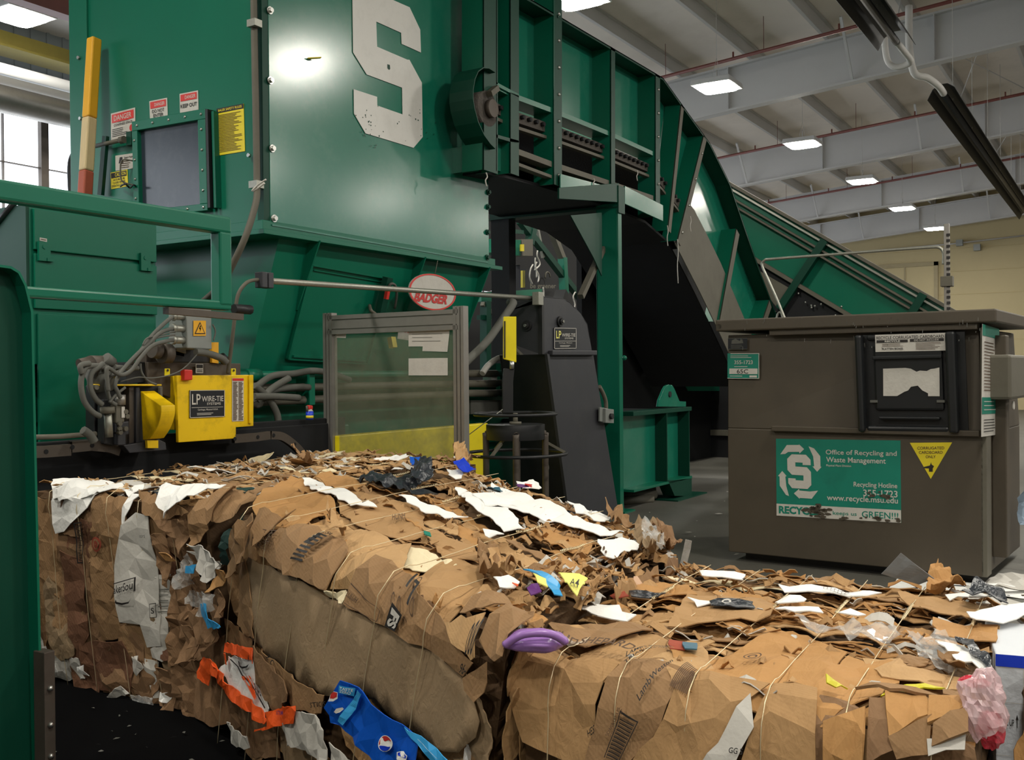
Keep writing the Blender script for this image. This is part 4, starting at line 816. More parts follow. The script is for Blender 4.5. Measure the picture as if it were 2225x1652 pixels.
# hydraulic manifold low behind the stand
hm=thing('hydraulic_manifold','green hydraulic manifold with pipes between the pane and the chute','hydraulic unit',(9.2,5.5,1.42))
def hmY(pts,dy,mt,name): return ob(name,MB().prism([onY(5.5,*q) for q in pts],(0,dy,0)),mt,hm)
hmY([(1080,790),(1182,790),(1182,842),(1080,842)],.12,'dgreen','back_plate'); hmY([(1126,790),(1140,788),(1140,846),(1126,846)],-.1,'panel','valve_bank'); hmY([(1078,790),(1090,790),(1090,862),(1078,862)],-.05,'green','bracket')
for y,x0,x1 in ((812,1002,1078),(834,1002,1078),(855,1002,1078),(800,1140,1172),(815,1150,1176)): ob('pipe',MB().cyl(onY(5.4,x0,y),onY(5.4,x1,y),.035,10),'grey',hm)
for y in (800,822): ob('flange_ring',MB().cyl(onY(5.38,1141,y),onY(5.38,1149,y),.07,12),'grey',hm)
ob('elbow',MB().tube(spline([onY(5.36,1148,822),onY(5.36,1160,822),onY(5.36,1166,832),onY(5.36,1166,845)],5),.04,8),'grey',hm)
for k,q in enumerate(((1144,787),(1102,788))): ob('orange_cap',MB().ball(onY(5.35,*q),.03,8,5),'orange',hm)
ob('white_hose',MB().tube(spline([onY(5.3,1096,778),onY(5.3,1080,780),onY(5.3,1060,795),onY(5.3,1048,812)],6),.03,8),'offw',hm); hmY([(1049,818),(1062,818),(1062,828),(1055,832),(1049,826)],-.1,'white','paper_scrap')
hmY([(1014,870),(1092,870),(1092,900),(1014,900)],-.05,'hose','tank_wall')
# ================================================================ DUMPSTER
zb_=.07
D0=onZ(zb_,1583,1199); D1=onZ(zb_,2139,1255)
e1=(D1-D0).normalized(); e3=V((e1.y,-e1.x,0)); 
if e3.dot(CC-D0)<0: e3=-e3
Wd=(D1-D0).length; DD=1.5
def DP(u,z,dep=0): return D0+e1*u+V((0,0,z-zb_))-e3*dep     # dep>0 = away from camera
dm=thing('dumpster','large brown steel cardboard-recycling dumpster numbered 65C','dumpster',(DP(Wd/2,0,DD/2).x,DP(Wd/2,0,DD/2).y,0))
def dPl(x,y,dep=0): return onP(D0-e3*dep,e3,x,y)
def dz(x,y,dep=0): return dPl(x,y,dep).z
zl=dz(1860,938); ztp=dz(1860,720)
def dhex(mb,u0,u1,z0,z1,d0,d1): 
    mb.hexa([DP(u0,z0,d0),DP(u1,z0,d0),DP(u1,z0,d1),DP(u0,z0,d1),DP(u0,z1,d0),DP(u1,z1,d0),DP(u1,z1,d1),DP(u0,z1,d1)]); return mb
ob('lower_body',dhex(MB(),0,Wd,zb_,zl,0,DD),'brown',dm,bev=.008)
# upper body slopes back a little
b=MB().hexa([DP(0,zl,0.005),DP(Wd,zl,.02),DP(Wd,zl,DD),DP(0,zl,DD),DP(0,ztp,.02),DP(Wd-.04,ztp,.06),DP(Wd-.04,ztp,DD),DP(0,ztp,DD)]); ob('upper_body',b,'brown',dm,bev=.008)
ul=(dPl(1680,935)-D0).dot(e1)
ob('front_ledge',dhex(MB(),ul,Wd-.02,zl-.012,zl+.03,-.045,.03),'brown',dm,bev=.006)
zlt=dz(1860,692,-.05)
ob('lid',dhex(MB(),-.07,Wd+.1,ztp+.03,zlt+.03,-.07,DD+.05),'brown',dm,bev=.012)
u2=(dPl(1675,730)-D0).dot(e1); ob('lid_channel',dhex(MB(),u2,Wd-.03,ztp-.015,ztp+.035,-.04,.06),'brown',dm,bev=.006)
p=dPl(1562,710,-.07); ob('hinge_pin',MB().cyl(p,p-e3*.12,.022,10),'grey',dm)
# skids / bottom shadow gap
ob('skid',dhex(MB(),.1,Wd-.1,0,zb_,.12,.3),'black',dm); ob('skid',dhex(MB(),.1,Wd-.1,0,zb_,DD-.3,DD-.12),'black',dm)
# right end: corner post, side sheet, lifting sleeve
ob('corner_post',dhex(MB(),Wd-.02,Wd+.02,zb_,ztp,0,.16),'grey',dm,'pale scuffed corner post',bev=.004)
b=dhex(MB(),Wd,Wd+.1,zb_+.1,ztp-.05,.3,.42); ob('side_rib',b,'brown',dm,bev=.008)
zs0=dz(2200,870);zs1=dz(2200,770); ob('lifting_sleeve',dhex(MB(),Wd,Wd+.16,zs0,zs1,.12,1.1),'grey',dm,bev=.02)
for q in ((2186,888),):
    p=onP(DP(Wd+.0,0,0),e1,*q); ob('round_cap',MB().cyl(p,p+e1*.012,.03,16),'offw',dm)
p=DP(Wd+.13,dz(2225,885),.36); ob('round_cap',MB().cyl(p,p+e1*.012,.03,16),'offw',dm)
# black moulded door
def fD(tl,tr,br,bl,dep=0): return Frame(*[dPl(*q,dep) for q in (tl,tr,br,bl)])
F0=fD((1866,730),(2094,719),(2109,942),(1868,936))
b=MB(); F0.slab(b,0,0,1,1,.015); dr_=ob('side_door',b,'plast',dm,'black moulded plastic access door',bev=.004)
b=MB(); F0.slab(b,.0,0,.07,1,.09); F0.slab(b,.84,0,.93,1,.09); F0.slab(b,.07,0,.84,.06,.05); F0.slab(b,.1,.94,.84,1,.05); F0.slab(b,.16,.22,.8,.9,.045); ob('door_moulding',b,'plast',dr_,bev=.018)
b=MB(); F0.slab(b,.16,.74,.8,.775,.075); ob('door_rib',b,'plast',dr_,bev=.006); b=MB(); F0.slab(b,.2,.13,.76,.155,.065); ob('door_rib',b,'plast',dr_,bev=.006)
for a in (.12,.74): 
    b=MB(); F0.slab(b,a,.3,a+.07,.325,.056); ob('door_catch',b,'hose',dr_)
R=random.Random(2)
pts=[(0,0),(.25,.0),(.38,.15),(.45,.2),(.5,.33),(.62,.37),(.7,.2),(.8,.1),(.8,0),(1,0),(1,1),(.9,.96),(.85,.95),(.78,.88),(.66,.9),(.6,.86),(.5,.97),(.4,1),(0,.98)]
F1=fD((1919,800),(2041,799),(2042,861),(1919,861),-.05); b=MB(); F1.poly(b,pts,.0); ob('torn_label',b,'offw',dr_,'torn weathered grey label')
sign(dr_,'instruction_label',fD((1901,728),(2056,723),(2056,762),(1903,765),-.05),.002,'offw',[('ink','RECYCLE CORRUGATED CARDBOARD',.02,.72,.97,.9),('ink','r',.02,.52,.47,.68),('ink','r',.5,.54,.97,.7),('offw','RECYCLE',.14,.55,.36,.65),('offw','DO NOT INCLUDE',.56,.57,.9,.67),('ink','FLATTEN BOXES',.1,.1,.4,.22)]+lines('cink',.1,.42,.28,.48,3,.3)+lines('cink',.58,.95,.06,.5,6,.3),'recycling instruction label')
# left stickers
sign(dm,'maker_plate',fD((1582,735),(1624,735),(1624,759),(1582,760)),.002,'plate',[('hose','r',0,0,1,.04),('hose','r',0,.96,1,1),('hose','p',[(.18,.5),(.2,.8),(.4,.95),(.6,.75),(.75,.9),(.8,.55),(.5,.5)])]+lines('hose',.15,.85,.1,.42,3,.4))
sign(dm,'number_sticker',fD((1581,768),(1650,768),(1650,823),(1581,823)),.002,'teal',[('offw','r',.0,0,1,.02),('offw','r',.98,0,1,1),('offw','r',.1,.975,1,1),('offw','355-1723',.22,.57,.8,.72),('offw','r',.06,.18,.95,.4),('ink','65C',.3,.2,.66,.37),('offw','r',.7,.05,.93,.13)]+lines('offw',.1,.95,.8,.93,2,.3)+lines('offw',.22,.8,.45,.5,1,.5)+lines('offw',.08,.6,.07,.13,1,.4),'teal sticker with phone number and 65C')
# big decal
q=lambda x,y:((x-130)/1340,1-(y-120)/820)
F=fD((1686,954),(1957,957),(1958,1137),(1688,1120))
def qs(L): return [q(x,y) for x,y in L]
cx0,cy0=395,462
S_=[(258,330),(310,282),(470,284),(520,335),(522,392),(432,392),(432,368),(350,366),(350,410),(480,415),(524,462),(527,600),(485,642),(310,640),(268,590),(268,535),(352,537),(352,555),(440,557),(440,502),(310,498),(260,450)]
A1_=[(180,285),(255,185),(395,182),(390,172),(450,225),(398,272),(395,255),(270,258),(235,280)]
A2_=[(500,195),(560,215),(628,295),(630,405),(643,405),(592,458),(540,403),(560,403),(550,300)]
A3_=[(600,655),(530,742),(395,740),(395,750),(330,695),(390,645),(392,662),(510,668)]
A4_=[(168,520),(150,518),(200,462),(250,515),(235,520),(245,620),(275,725),(240,715),(170,620)]
sign(dm,'recycling_decal',F,.002,'teal',[('offw','r',0,0,1,.155),('offw','p',qs(S_)),('offw','p',qs(A1_)),('offw','p',qs(A2_)),('offw','p',qs(A3_)),('offw','p',qs(A4_)),
 ('offw','Office of Recycling and',*q(688,290),*q(1432,225)),('offw','Waste Management',*q(692,372),*q(1320,300)),('offw','Physical Plant Division',*q(692,405),*q(960,378)),('offw','Recycling Hotline',*q(985,612),*q(1435,548)),('offw','355-1723',*q(1085,690),*q(1437,622)),('offw','www.recycle.msu.edu',*q(697,768),*q(1440,690)),
 ('teal','RECYCLE',.02,.03,.36,.13),('teal','keeps us',.47,.04,.66,.1),('teal','GREEN!!!',.7,.04,.98,.12)],'teal recycling office decal')
b=MB(); R=random.Random(4)
for k in range(60):
    if k<36: a_,b0=R.gauss(.33,.05),R.choice([R.gauss(.08,.04),R.gauss(.08,.05)])
    elif k<50: a_,b0=R.uniform(.3,1),R.gauss(.03,.02)
    else: a_,b0=R.gauss(.83,.08),R.gauss(.33,.02)
    s=R.uniform(.008,.03); F.poly(b,[(a_+s*1.3*math.cos(t)*R.uniform(.5,1),b0+s*math.sin(t)*R.uniform(.5,1)) for t in [j*PI/4 for j in range(8)]],.009)
ob('scuff_marks',b,'brown',dm,kind='stuff')
FT=fD((1977,962),(2069,962),(2069,1041),(1977,1041)); b=MB(); FT.poly(b,[(0,1),(1,1),(.5,0)],.002); tr=ob('triangle_sign',b,'sign_y',dm,'yellow triangle sign',sol=0)
b=MB(); FT.text(b,'CORRUGATED',.18,.81,.82,.89,.004); FT.text(b,'CARDBOARD',.22,.69,.78,.77,.004); FT.text(b,'ONLY',.38,.57,.62,.65,.004); ob('lettering',b,'cink',tr)
b=MB(); FT.poly(b,[(.46,.2),(.55,.2),(.55,.29),(.58,.35),(.52,.4),(.51,.46),(.48,.37),(.34,.33),(.34,.3),(.46,.29)],.004); ob('torn_hole',b,'ink',tr)
# curved side sticker on the right corner
pr=[(2127,708),(2124,760),(2121,830),(2118,880),(2121,905),(2128,940)]
FS_=Frame(*[onP(DP(Wd+.022,0,0),e1,*c) for c in ((2134,708),(2170,712),(2168,948),(2132,946))])
sign(dm,'side_label',FS_,.002,'offw',[('teal','r',0,.9,1,1),('teal','r',.0,.2,1,.35)]+lines('cink',.1,.85,.4,.86,16,.3)+lines('offw',.1,.9,.22,.33,3,.2)+lines('ink',.1,.9,.03,.16,5,.3),'tall white and teal label on the corner')
b=MB()
R=random.Random(9)
for k in range(40):
    x=R.uniform(1600,2150); y=R.choice([R.uniform(688,722),R.uniform(725,760)]); p=dPl(x,y,-.078 if y<722 else -.055); b.bar(p,p+V((R.uniform(-.01,.01),0,-R.uniform(.005,.035))),.003,.003)
ob('paint_flecks',b,'hose',dm,kind='stuff')
# pole + bent conduit behind dumpster
DB=DD+.25
def bP(x,y): return onP(D0-e3*DB,e3,x,y)
po=thing('slotted_post','slotted galvanised post rising behind the dumpster','post',V((bP(2057,690).x,bP(2057,690).y,0)))
a_=bP(2057,487); ob('post',MB().bar(V((a_.x,a_.y,0)),a_,.045,.045),'alu',po,bev=.003)
b=MB()
for k in range(16): b.box(a_.x-.03,a_.x-.02,a_.y-.03,a_.y+.0,a_.z-.1-k*.05-.012,a_.z-.1-k*.05+.012)
ob('slots',b,'ink',po,kind='stuff')
c=bP(2058,612); ob('switch_box',MB().box(c.x-.045,c.x+.045,c.y-.05,c.y+.05,c.z-.045,c.z+.045),'grey',po,bev=.004)
bc=thing('bent_conduit','thin bent conduit loop reaching left from the slotted post over the dumpster','conduit',bP(1705,690))
ob('pipe',MB().tube(spline([bP(2050,575),bP(2050,550),bP(2040,538),bP(2015,538),bP(1940,543),bP(1800,554),bP(1680,563),bP(1660,567),bP(1656,578),bP(1670,610),bP(1690,655),bP(1708,700)],6),.013,8),'steel',bc)
lp=ob('wire_loop',MB().tube(spline([bP(1686,700),bP(1690,682),bP(1697,680),bP(1702,700)],5),.01,6),'steel'); setp(lp,'small wire loop on the dumpster lid below the bent conduit','wire')
# ================================================================ BALES
def fbm(p,s,o=3): return noise.fractal(p*s,1.0,2.1,o)
class Chart:
    """surface folded over an edge E0->E1: v>0 top side towards F0,F1; v<0 down side towards D0,D1 (metres)"""
    def __init__(s,E0,E1,F0,F1,D0,D1,r=.05,amp=.012,ribs=None,bulge=.02,seed=0):
        s.E0,s.E1,s.F0,s.F1,s.D0,s.D1=[V(p) for p in (E0,E1,F0,F1,D0,D1)]
        s.W=(s.E1-s.E0).length; s.T=((s.F0-s.E0).length+(s.F1-s.E1).length)/2; s.H=((s.D0-s.E0).length+(s.D1-s.E1).length)/2
        s.r=r; s.amp=amp; s.ribs=ribs; s.bul=bulge; s.seed=seed
        e=(s.E1-s.E0).normalized()
        s.nt=e.cross(((s.F0+s.F1)-(s.E0+s.E1))).normalized(); 
        if s.nt.z<0: s.nt=-s.nt
        s.nd=e.cross(((s.D0+s.D1)-(s.E0+s.E1))).normalized()
        if s.nd.dot((s.E0+s.E1)-(s.F0+s.F1))<0: s.nd=-s.nd
    def raw(s,u,v):
        a=u/s.W; E=s.E0.lerp(s.E1,a)
        if v>=0: return E.lerp(s.F0.lerp(s.F1,a),v/s.T)
        return E.lerp(s.D0.lerp(s.D1,a),-v/s.H)
    def pt(s,u,v,h=0):
        r=s.r
        if abs(v)<r:
            t=(v+r)/(2*r); A=s.raw(u,-r);B=s.raw(u,r);E=s.raw(u,0)
            P=A*(1-t)**2+E*2*t*(1-t)+B*t*t; N=(s.nd*(1-t)+s.nt*t).normalized()
        else: P=s.raw(u,v); N=s.nt if v>0 else s.nd
        return P+N*(h+s.bump(u,v)),N
    def bump(s,u,v):
        p=V((u*1.0,v*1.0,s.seed*7.3)); h=s.amp*fbm(p,4.5)
        uu=max(0,min(1,u/s.W)); vv=(v/s.T if v>0 else -v/s.H); vv=max(0,min(1,vv))
        h+=s.bul*math.sin(PI*uu)*math.sin(PI*vv)
        if s.ribs:
            d=min(abs(u-x) for x in s.ribs); h-=.012*math.exp(-(d/.03)**2)
        return h
    def inv(s,x,y,side='t',h=.02):
        best=None
        for u0 in (.2,.8):
            u=s.W*u0; v=(s.T if side=='t' else -s.H)*.4
            for _ in range(25):
                nn=s.nt if side=='t' else s.nd
                f=lambda a,b:(lambda q:(q[0]-x,q[1]-y))(proj((s.E0.lerp(s.E1,a/s.W)).lerp((s.F0.lerp(s.F1,a/s.W)) if side=='t' else (s.D0.lerp(s.D1,a/s.W)),(b/s.T if side=='t' else -b/s.H))+nn*h))
                r=f(u,v); e=1e-4; ru=f(u+e,v); rv=f(u,v+e)
                a,b,c,d=(ru[0]-r[0])/e,(rv[0]-r[0])/e,(ru[1]-r[1])/e,(rv[1]-r[1])/e; det=a*d-b*c
                if abs(det)<1e-9: break
                du=-(d*r[0]-b*r[1])/det; dv=-(-c*r[0]+a*r[1])/det; m=max(abs(du),abs(dv)); k=min(1,.4/m) if m>0 else 1
                u+=du*k; v+=dv*k
            err=abs(r[0])+abs(r[1])
            if best is None or err<best[0]: best=(err,u,v)
        return best[1],best[2]
def inpoly(x,y,P):
    c=False; j=len(P)-1
    for i in range(len(P)):
        if (P[i][1]>y)!=(P[j][1]>y) and x<(P[j][0]-P[i][0])*(y-P[i][1])/(P[j][1]-P[i][1])+P[i][0]: c=not c
        j=i
    return c
def sheet(ch,poly,lift,mt,parent,name='cardboard_flap',tilt=(0,0),cell=.04,jag=.006,crump=.006,seed=0,label=None,smooth=False,curl=0,th=.0035,fold=None,sol=True,mb=None,cs=14):
    R=random.Random(seed*17+5); n=len(poly); out=[]
    for i in range(n):
        a=poly[i]; b=poly[(i+1)%n]; L=math.hypot(b[0]-a[0],b[1]-a[1]); k=max(1,int(L/(cell*.7)))
        nx,ny=(-(b[1]-a[1])/max(L,1e-6),(b[0]-a[0])/max(L,1e-6))
        for q in range(k):
            t=q/k; j=(R.random()-.5)*2*jag if q else 0; out.append((a[0]+(b[0]-a[0])*t+nx*j,a[1]+(b[1]-a[1])*t+ny*j))
    xs=[p[0] for p in out];ys=[p[1] for p in out]; pts=list(out); m=len(out)
    X0,X1,Y0_,Y1_=min(xs),max(xs),min(ys),max(ys)
    if X0<ch.cu[0] or 0: pass
    x=X0
    while x<X1:
        y=Y0_
        while y<Y1_:
            px,py=x+(R.random())*cell,y+R.random()*cell
            if inpoly(px,py,out): pts.append((px,py))
            y+=cell
        x+=cell
    try: vs,es,fs,*_=delaunay_2d_cdt([V(p) for p in pts],[],[list(range(m))],1,1e-5)
    except Exception: return None
    cx=sum(xs)/m; cy=sum(ys)/m; P3=[]
    for v in vs:
        u,w_=v.x,v.y
        h=lift+crump*noise.noise(V((u*cs,w_*cs,seed*3.1)))*1.6+crump*.5*noise.noise(V((u*45,w_*45,seed)))
        h+=tilt[0]*(u-cx)+tilt[1]*(w_-cy)
        if curl: 
            d=math.hypot((u-cx)/max(.01,(X1-X0)/2),(w_-cy)/max(.01,(Y1_-Y0_)/2)); h+=curl*max(0,d-.5)**2
        h=max(h,.002*(seed%3))
        p,N=ch.pt(u,w_,h); P3.append(p)
    if mb is not None: mb.add(P3,[tuple(f) for f in fs],smooth); return mb
    b=MB().add(P3,[tuple(f) for f in fs],smooth)
    return ob(name,b,mt,parent,label,sol=th if sol else 0)
Chart.cu=(-99,99)
def rpoly(R,u,v,l,w,a,n=7,irr=.3):
    """ragged elongated piece"""
    out=[]
    for k in range(n):
        t=2*PI*(k+R.uniform(-.25,.25))/n; x=math.copysign(abs(math.cos(t))**.6,math.cos(t))*l/2*(1-irr*R.random()); y=math.copysign(abs(math.sin(t))**.6,math.sin(t))*w/2*(1-irr*R.random())
        out.append((u+x*math.cos(a)-y*math.sin(a),v+x*math.sin(a)+y*math.cos(a)))
    return out
def clampv(P,ch,um=.03,v0=None,v1=None):
    v0=-ch.H if v0 is None else v0; v1=ch.T if v1 is None else v1
    return [(max(-um,min(ch.W+um,u)),max(v0,min(v1,v))) for u,v in P]
def scatter(ch,par,n,side,seed,lrange=(.2,.6),wrange=(.07,.22),lift=.016,cols=None,name='cardboard_flap',tl=.12,dirn=0,spread=.25,vlim=None,whites=.05):
    R=random.Random(seed); lim=ch.T if side=='t' else ch.H
    order=[(i+R.random())/n for i in range(n)]; R.shuffle(order)
    for i in range(n):
        v=(order[i])*lim*(1 if side=='t' else -1); 
        if vlim: v=vlim[0]+(vlim[1]-vlim[0])*order[i]
        u=R.random()*ch.W; l=R.uniform(*lrange); w_=R.uniform(*wrange); a=dirn+R.gauss(0,spread)
        P=rpoly(R,u,v,l,w_,a); 
        P=clampv(P,ch,.02,(0.0 if side=='t' else -ch.H),(ch.T+.02 if side=='t' else 0))
        xs=[p[0] for p in P]; 
        if max(xs)-min(xs)<.05: continue
        mt=R.choice(cols or CARD); 
        if R.random()<whites: mt=R.choice([M['white'],M['offw'],CREAM])
        sheet(ch,P,lift+.012*R.random(),mt,par,name,tilt=(R.gauss(0,tl*.4),R.gauss(0,tl)),cell=.03,jag=.008,crump=.007,seed=seed*100+i,curl=R.choice([0,0,.01,.02]))
def shreds(ch,par,n,side,seed,size=(.02,.09),mats=None,lim=None,lift=.03,name='torn_shreds'):
    """small torn, upturned scraps: one stuff part per colour"""
    R=random.Random(seed); by={}
    for i in range(n):
        L=ch.T if side=='t' else ch.H
        if lim: u,v=R.uniform(*lim[0]),R.uniform(*lim[1])
        else: u,v=R.random()*ch.W,R.random()*L*(1 if side=='t' else -1)
        k=R.choice(mats) if mats else R.randrange(6)
        mb=by.setdefault(k,MB()); p,N=ch.pt(u,v,lift*R.random()+.01)
        if N.dot(ch.nt)>.5 or 1: pass
        e=(ch.E1-ch.E0).normalized(); f=N.cross(e)
        a=R.gauss(0,.3); t=e*math.cos(a)+f*math.sin(a); b=N.cross(t); el=abs(R.gauss(.12,.3)); b=b*math.cos(el)+N*math.sin(el)
        if R.random()<.5: b=b-2*f*b.dot(f)
        l=R.uniform(*size)*2.2; w_=R.uniform(*size)*.5; m=R.randint(4,6); vs=[]
        top=[];bot=[]
        for q in range(m+1):
            x=l*(q/m-.5); c=.012*math.sin(q*1.3+i)+R.uniform(-.004,.004)
            top.append(p+t*x+b*(w_*R.uniform(.3,1))+N*c); bot.append(p+t*x-b*w_*.2+N*(c-.006))
        mb.add(bot+top,[(q,q+1,m+2+q,m+1+q) for q in range(m)])
    for k,mb in by.items(): ob(name,mb,CARD[k] if isinstance(k,int) else (M[k] if k in M else CREAM),par,kind='stuff',sol=.003)
def core(par,c,inset=.015):
    """crushed board block inside the sheets: 8 corners bottom 4 + top 4"""
    b=MB(); c=[V(p) for p in c]; ctr=sum(c,V((0,0,0)))/8
    faces=[(0,1,5,4),(1,2,6,5),(2,3,7,6),(3,0,4,7),(4,5,6,7)]
    for f in faces:
        A,B_,C_,D_=[c[i].lerp(ctr,.0) for i in f]; n=28; g=[]
        N=(B_-A).cross(D_-A).normalized()
        if N.dot((A+C_)/2-ctr)<0: N=-N
        for i in range(n+1):
            for j in range(n+1):
                p=A.lerp(B_,i/n).lerp(D_.lerp(C_,i/n),j/n); e=min(i,n-i,j,n-j)
                hh=(.022*noise.noise(V((p.x*9,p.y*9,p.z*40)))+.01*noise.noise(p*50)-inset) if e>0 else -inset
                g.append(p+((ctr-p).normalized()*(-hh) if e==0 else N*hh))
        b.add(g,[(i*(n+1)+j,(i+1)*(n+1)+j,(i+1)*(n+1)+j+1,i*(n+1)+j+1) for i in range(n) for j in range(n)])
    return ob('crushed_core',b,CORE,par)
def wire(ch,par,u,lean=0,top=True,down=True,tw=None,lift=.03,seed=0,vend=None,v0=None,mt='wire',r=.0021):
    R=random.Random(seed); pts=[]; n=60; va=-ch.H if down else 0; vb=(vend or ch.T) if top else 0
    for i in range(n+1):
        v=va+(vb-va)*i/n; uu=u+lean*(v if v<0 else v*.3)+.008*noise.noise(V((v*1.5,u*9,seed)))
        ex=.0 if abs(v)>.08 else .006
        l=lift*(.85+.15*noise.noise(V((v*2.5,u*4,seed+3))))+ex-ch.bump(uu,v)*.85
        pts.append(ch.pt(uu,v,l)[0])
    o=ob('baling_wire',MB().tube(pts,r,6),mt,par)
    if tw is not None:
        b=MB(); k=[]
        for i in range(90):
            v=tw-.11+.22*i/89; p,N=ch.pt(u+lean*.3*v,v,lift*.85-ch.bump(u,v)*.85); e=(ch.E1-ch.E0).normalized(); k.append(p+(e*math.cos(i*1.1)+N*math.sin(i*1.1))*.004)
        ob('wire_twist',b.tube(k,.0022,5),mt,o)
    return o
def decal(ch,side,quad,items,par,lift,name='print'):
    """printing on a sheet: quad tl,tr,br,bl in photo pixels -> surface coordinates"""
    T=[ch.inv(x,y,side,lift) for x,y in quad]
    def mp(a,b):
        tx=T[3][0]*(1-a)*(1-b)+T[2][0]*a*(1-b)+T[1][0]*a*b+T[0][0]*(1-a)*b; ty=T[3][1]*(1-a)*(1-b)+T[2][1]*a*(1-b)+T[1][1]*a*b+T[0][1]*(1-a)*b
        return tx,ty
    by={}
    for it in items:
        mb=by.setdefault(it[0],MB()); l=lift+.0008*len(by)
        if it[1]=='r':
            a0,b0,a1,b1=it[2:6]; n=max(1,int(abs(a1-a0)*6)); m=max(1,int(abs(b1-b0)*6))
            vs=[ch.pt(*mp(a0+(a1-a0)*i/n,b0+(b1-b0)*j/m),l)[0] for i in range(n+1) for j in range(m+1)]
            mb.add(vs,[(i*(m+1)+j,(i+1)*(m+1)+j,(i+1)*(m+1)+j+1,i*(m+1)+j+1) for i in range(n) for j in range(m)])
        elif it[1]=='o':
            ox,oy,ra,rb,tk=it[2:7]; n=24; ps=[]
            for k in range(n):
                a=2*PI*k/n; ps+=[ch.pt(*mp(ox+ra*math.cos(a),oy+rb*math.sin(a)),l)[0],ch.pt(*mp(ox+ra*tk*math.cos(a),oy+rb*tk*math.sin(a)),l)[0]]
            mb.add(ps,[(2*k,2*((k+1)%n),2*((k+1)%n)+1,2*k+1) for k in range(n)])
        elif it[1]=='p': mb.add([ch.pt(*mp(a,b),l)[0] for a,b in it[2]],[tuple(range(len(it[2])))])
        else:
            vs,fs=textmesh(it[1]); a0,b0,a1,b1=it[2:6]; mb.add([ch.pt(*mp(a0+(a1-a0)*x,b0+(b1-b0)*y),l)[0] for x,y in vs],fs)
    for k,mb in by.items(): ob('printing',mb,k,par)
def ipx(ch,side,P): return [ch.inv(x,y,side) for x,y in P]
def psheet(ch,side,P,lift,mt,par,name='cardboard_sheet',**k): return sheet(ch,[(lambda q:(q[0],max(q[1],-.03)) if side=='t' else q)(ch.inv(x,y,side,lift)) for x,y in P],lift,(M[mt] if isinstance(mt,str) else mt),par,name,**k)
def off(P,ox,oy,s): return [(ox+x*s,oy+y*s) for x,y in P]
def z4(*P): return off(P,0,960,.4189)      # crops of the photograph
def z5(*P): return off(P,480,960,.4584)
def z6(*P): return off(P,400,1150,.3236)
def z7(*P): return off(P,1050,1180,.5281)
c1,c2,c3,c4,c5,c6=CARD
# ---------------------------------------------------------------- bale A (left, still against the baler)
A=thing('cardboard_bale','left bale of flattened cardboard with its wired end hanging white and brown sheets','bale',(4.2,4.2,0))
a0,a1=(3.12,4.84,.97),(3.14,3.56,.96)
chA=Chart(a0,a1,(5.35,4.84,.98),(5.37,3.58,.98),(3.16,4.84,.02),(3.22,3.50,-.02),r=.05,amp=.02,ribs=[.2,.42,.64,.86,1.08],seed=1)
core(A,[(3.16,4.84,.03),(3.22,3.52,.0),(5.4,3.58,.0),(5.4,4.84,.0),a0,a1,(5.37,3.58,.98),(5.35,4.84,.98)])
scatter(chA,A,66,'t',11,(.4,1.1),(.04,.13),spread=.12,dirn=.05,cols=[c1,c2,c4,c1],tl=.1,whites=.12)
shreds(chA,A,260,'t',21,(.015,.07),mats=[0,0,1,3,3,'offw'],lift=.045)
scatter(chA,A,22,'d',12,(.12,.3),(.3,.6),cols=[c4,c5,c5,M['brownred'],c6],tl=.05,whites=0.02)
D='d'
psheet(chA,D,z4((160,290),(250,300),(310,480),(330,900),(360,1180),(300,1220),(200,1100),(165,800)),.02,c4,A,cell=.05,crump=.008,seed=1)
psheet(chA,D,z4((300,430),(500,270),(480,700),(560,1040),(640,1270),(500,1280),(390,1150),(330,800)),.024,c5,A,cell=.05,crump=.008,seed=2,label='brown sheet with a red round print')
psheet(chA,D,z4((480,280),(640,300),(650,420),(600,640),(650,1020),(540,1030),(480,720)),.03,c4,A,cell=.05,crump=.008,seed=3)
psheet(chA,D,z4((330,560),(440,620),(470,1000),(420,1100),(370,1000),(340,760)),.034,'brownred',A,cell=.05,seed=4)
psheet(chA,D,z4((180,1080),(420,1120),(440,1230),(330,1250),(190,1200)),.03,'offw',A,name='plastic_scrap',cell=.03,crump=.012,seed=5)
psheet(chA,D,z4((420,1040),(640,1030),(690,1180),(670,1310),(520,1290),(430,1220)),.036,'brownred',A,cell=.05,seed=6)
psheet(chA,D,z4((640,940),(740,940),(760,1130),(780,1330),(690,1310),(640,1100)),.026,c5,A,cell=.05,seed=7)
w1=psheet(chA,D,z4((240,250),(370,245),(495,258),(450,345),(380,420),(340,465),(290,478),(262,380)),.045,'white',A,name='white_flap',cell=.07,crump=.004,jag=.003,seed=8,label='white printed flap folded over the edge')
decal(chA,D,z4((305,255),(330,255),(325,400),(300,400)),[('cink','0010-2A',.1,.4,.9,.9)],w1,.055)
w2=psheet(chA,D,z4((640,430),(700,370),(770,385),(800,560),(820,690),(838,900),(842,1058),(762,1068),(740,945),(640,930),(615,800),(600,640)),.045,'offw',A,name='white_carton',cell=.08,crump=.004,jag=.003,seed=9,label='tall white printed carton')
decal(chA,D,z4((608,730),(710,700),(716,770),(610,800)),[('ink','r',0,.93,1,1),('ink','r',.95,.0,1,1),('ink','akerSou',.05,.2,.92,.8)],w2,.056)
decal(chA,D,z4((625,795),(705,790),(705,835),(620,835)),[('ink','p',[(0,.2),(.1,.0),(.5,-.1),(.9,.1),(1,.7),(.9,.3),(.5,.15),(.12,.3),(.05,.6)])],w2,.056)
decal(chA,D,z4((785,838),(815,835),(820,910),(790,912)),[('ink','r',0,0,1,.05),('ink','r',0,.95,1,1),('ink','r',0,0,.08,1),('ink','r',.92,0,1,1),('ink','S',.25,.3,.75,.7)],w2,.056)
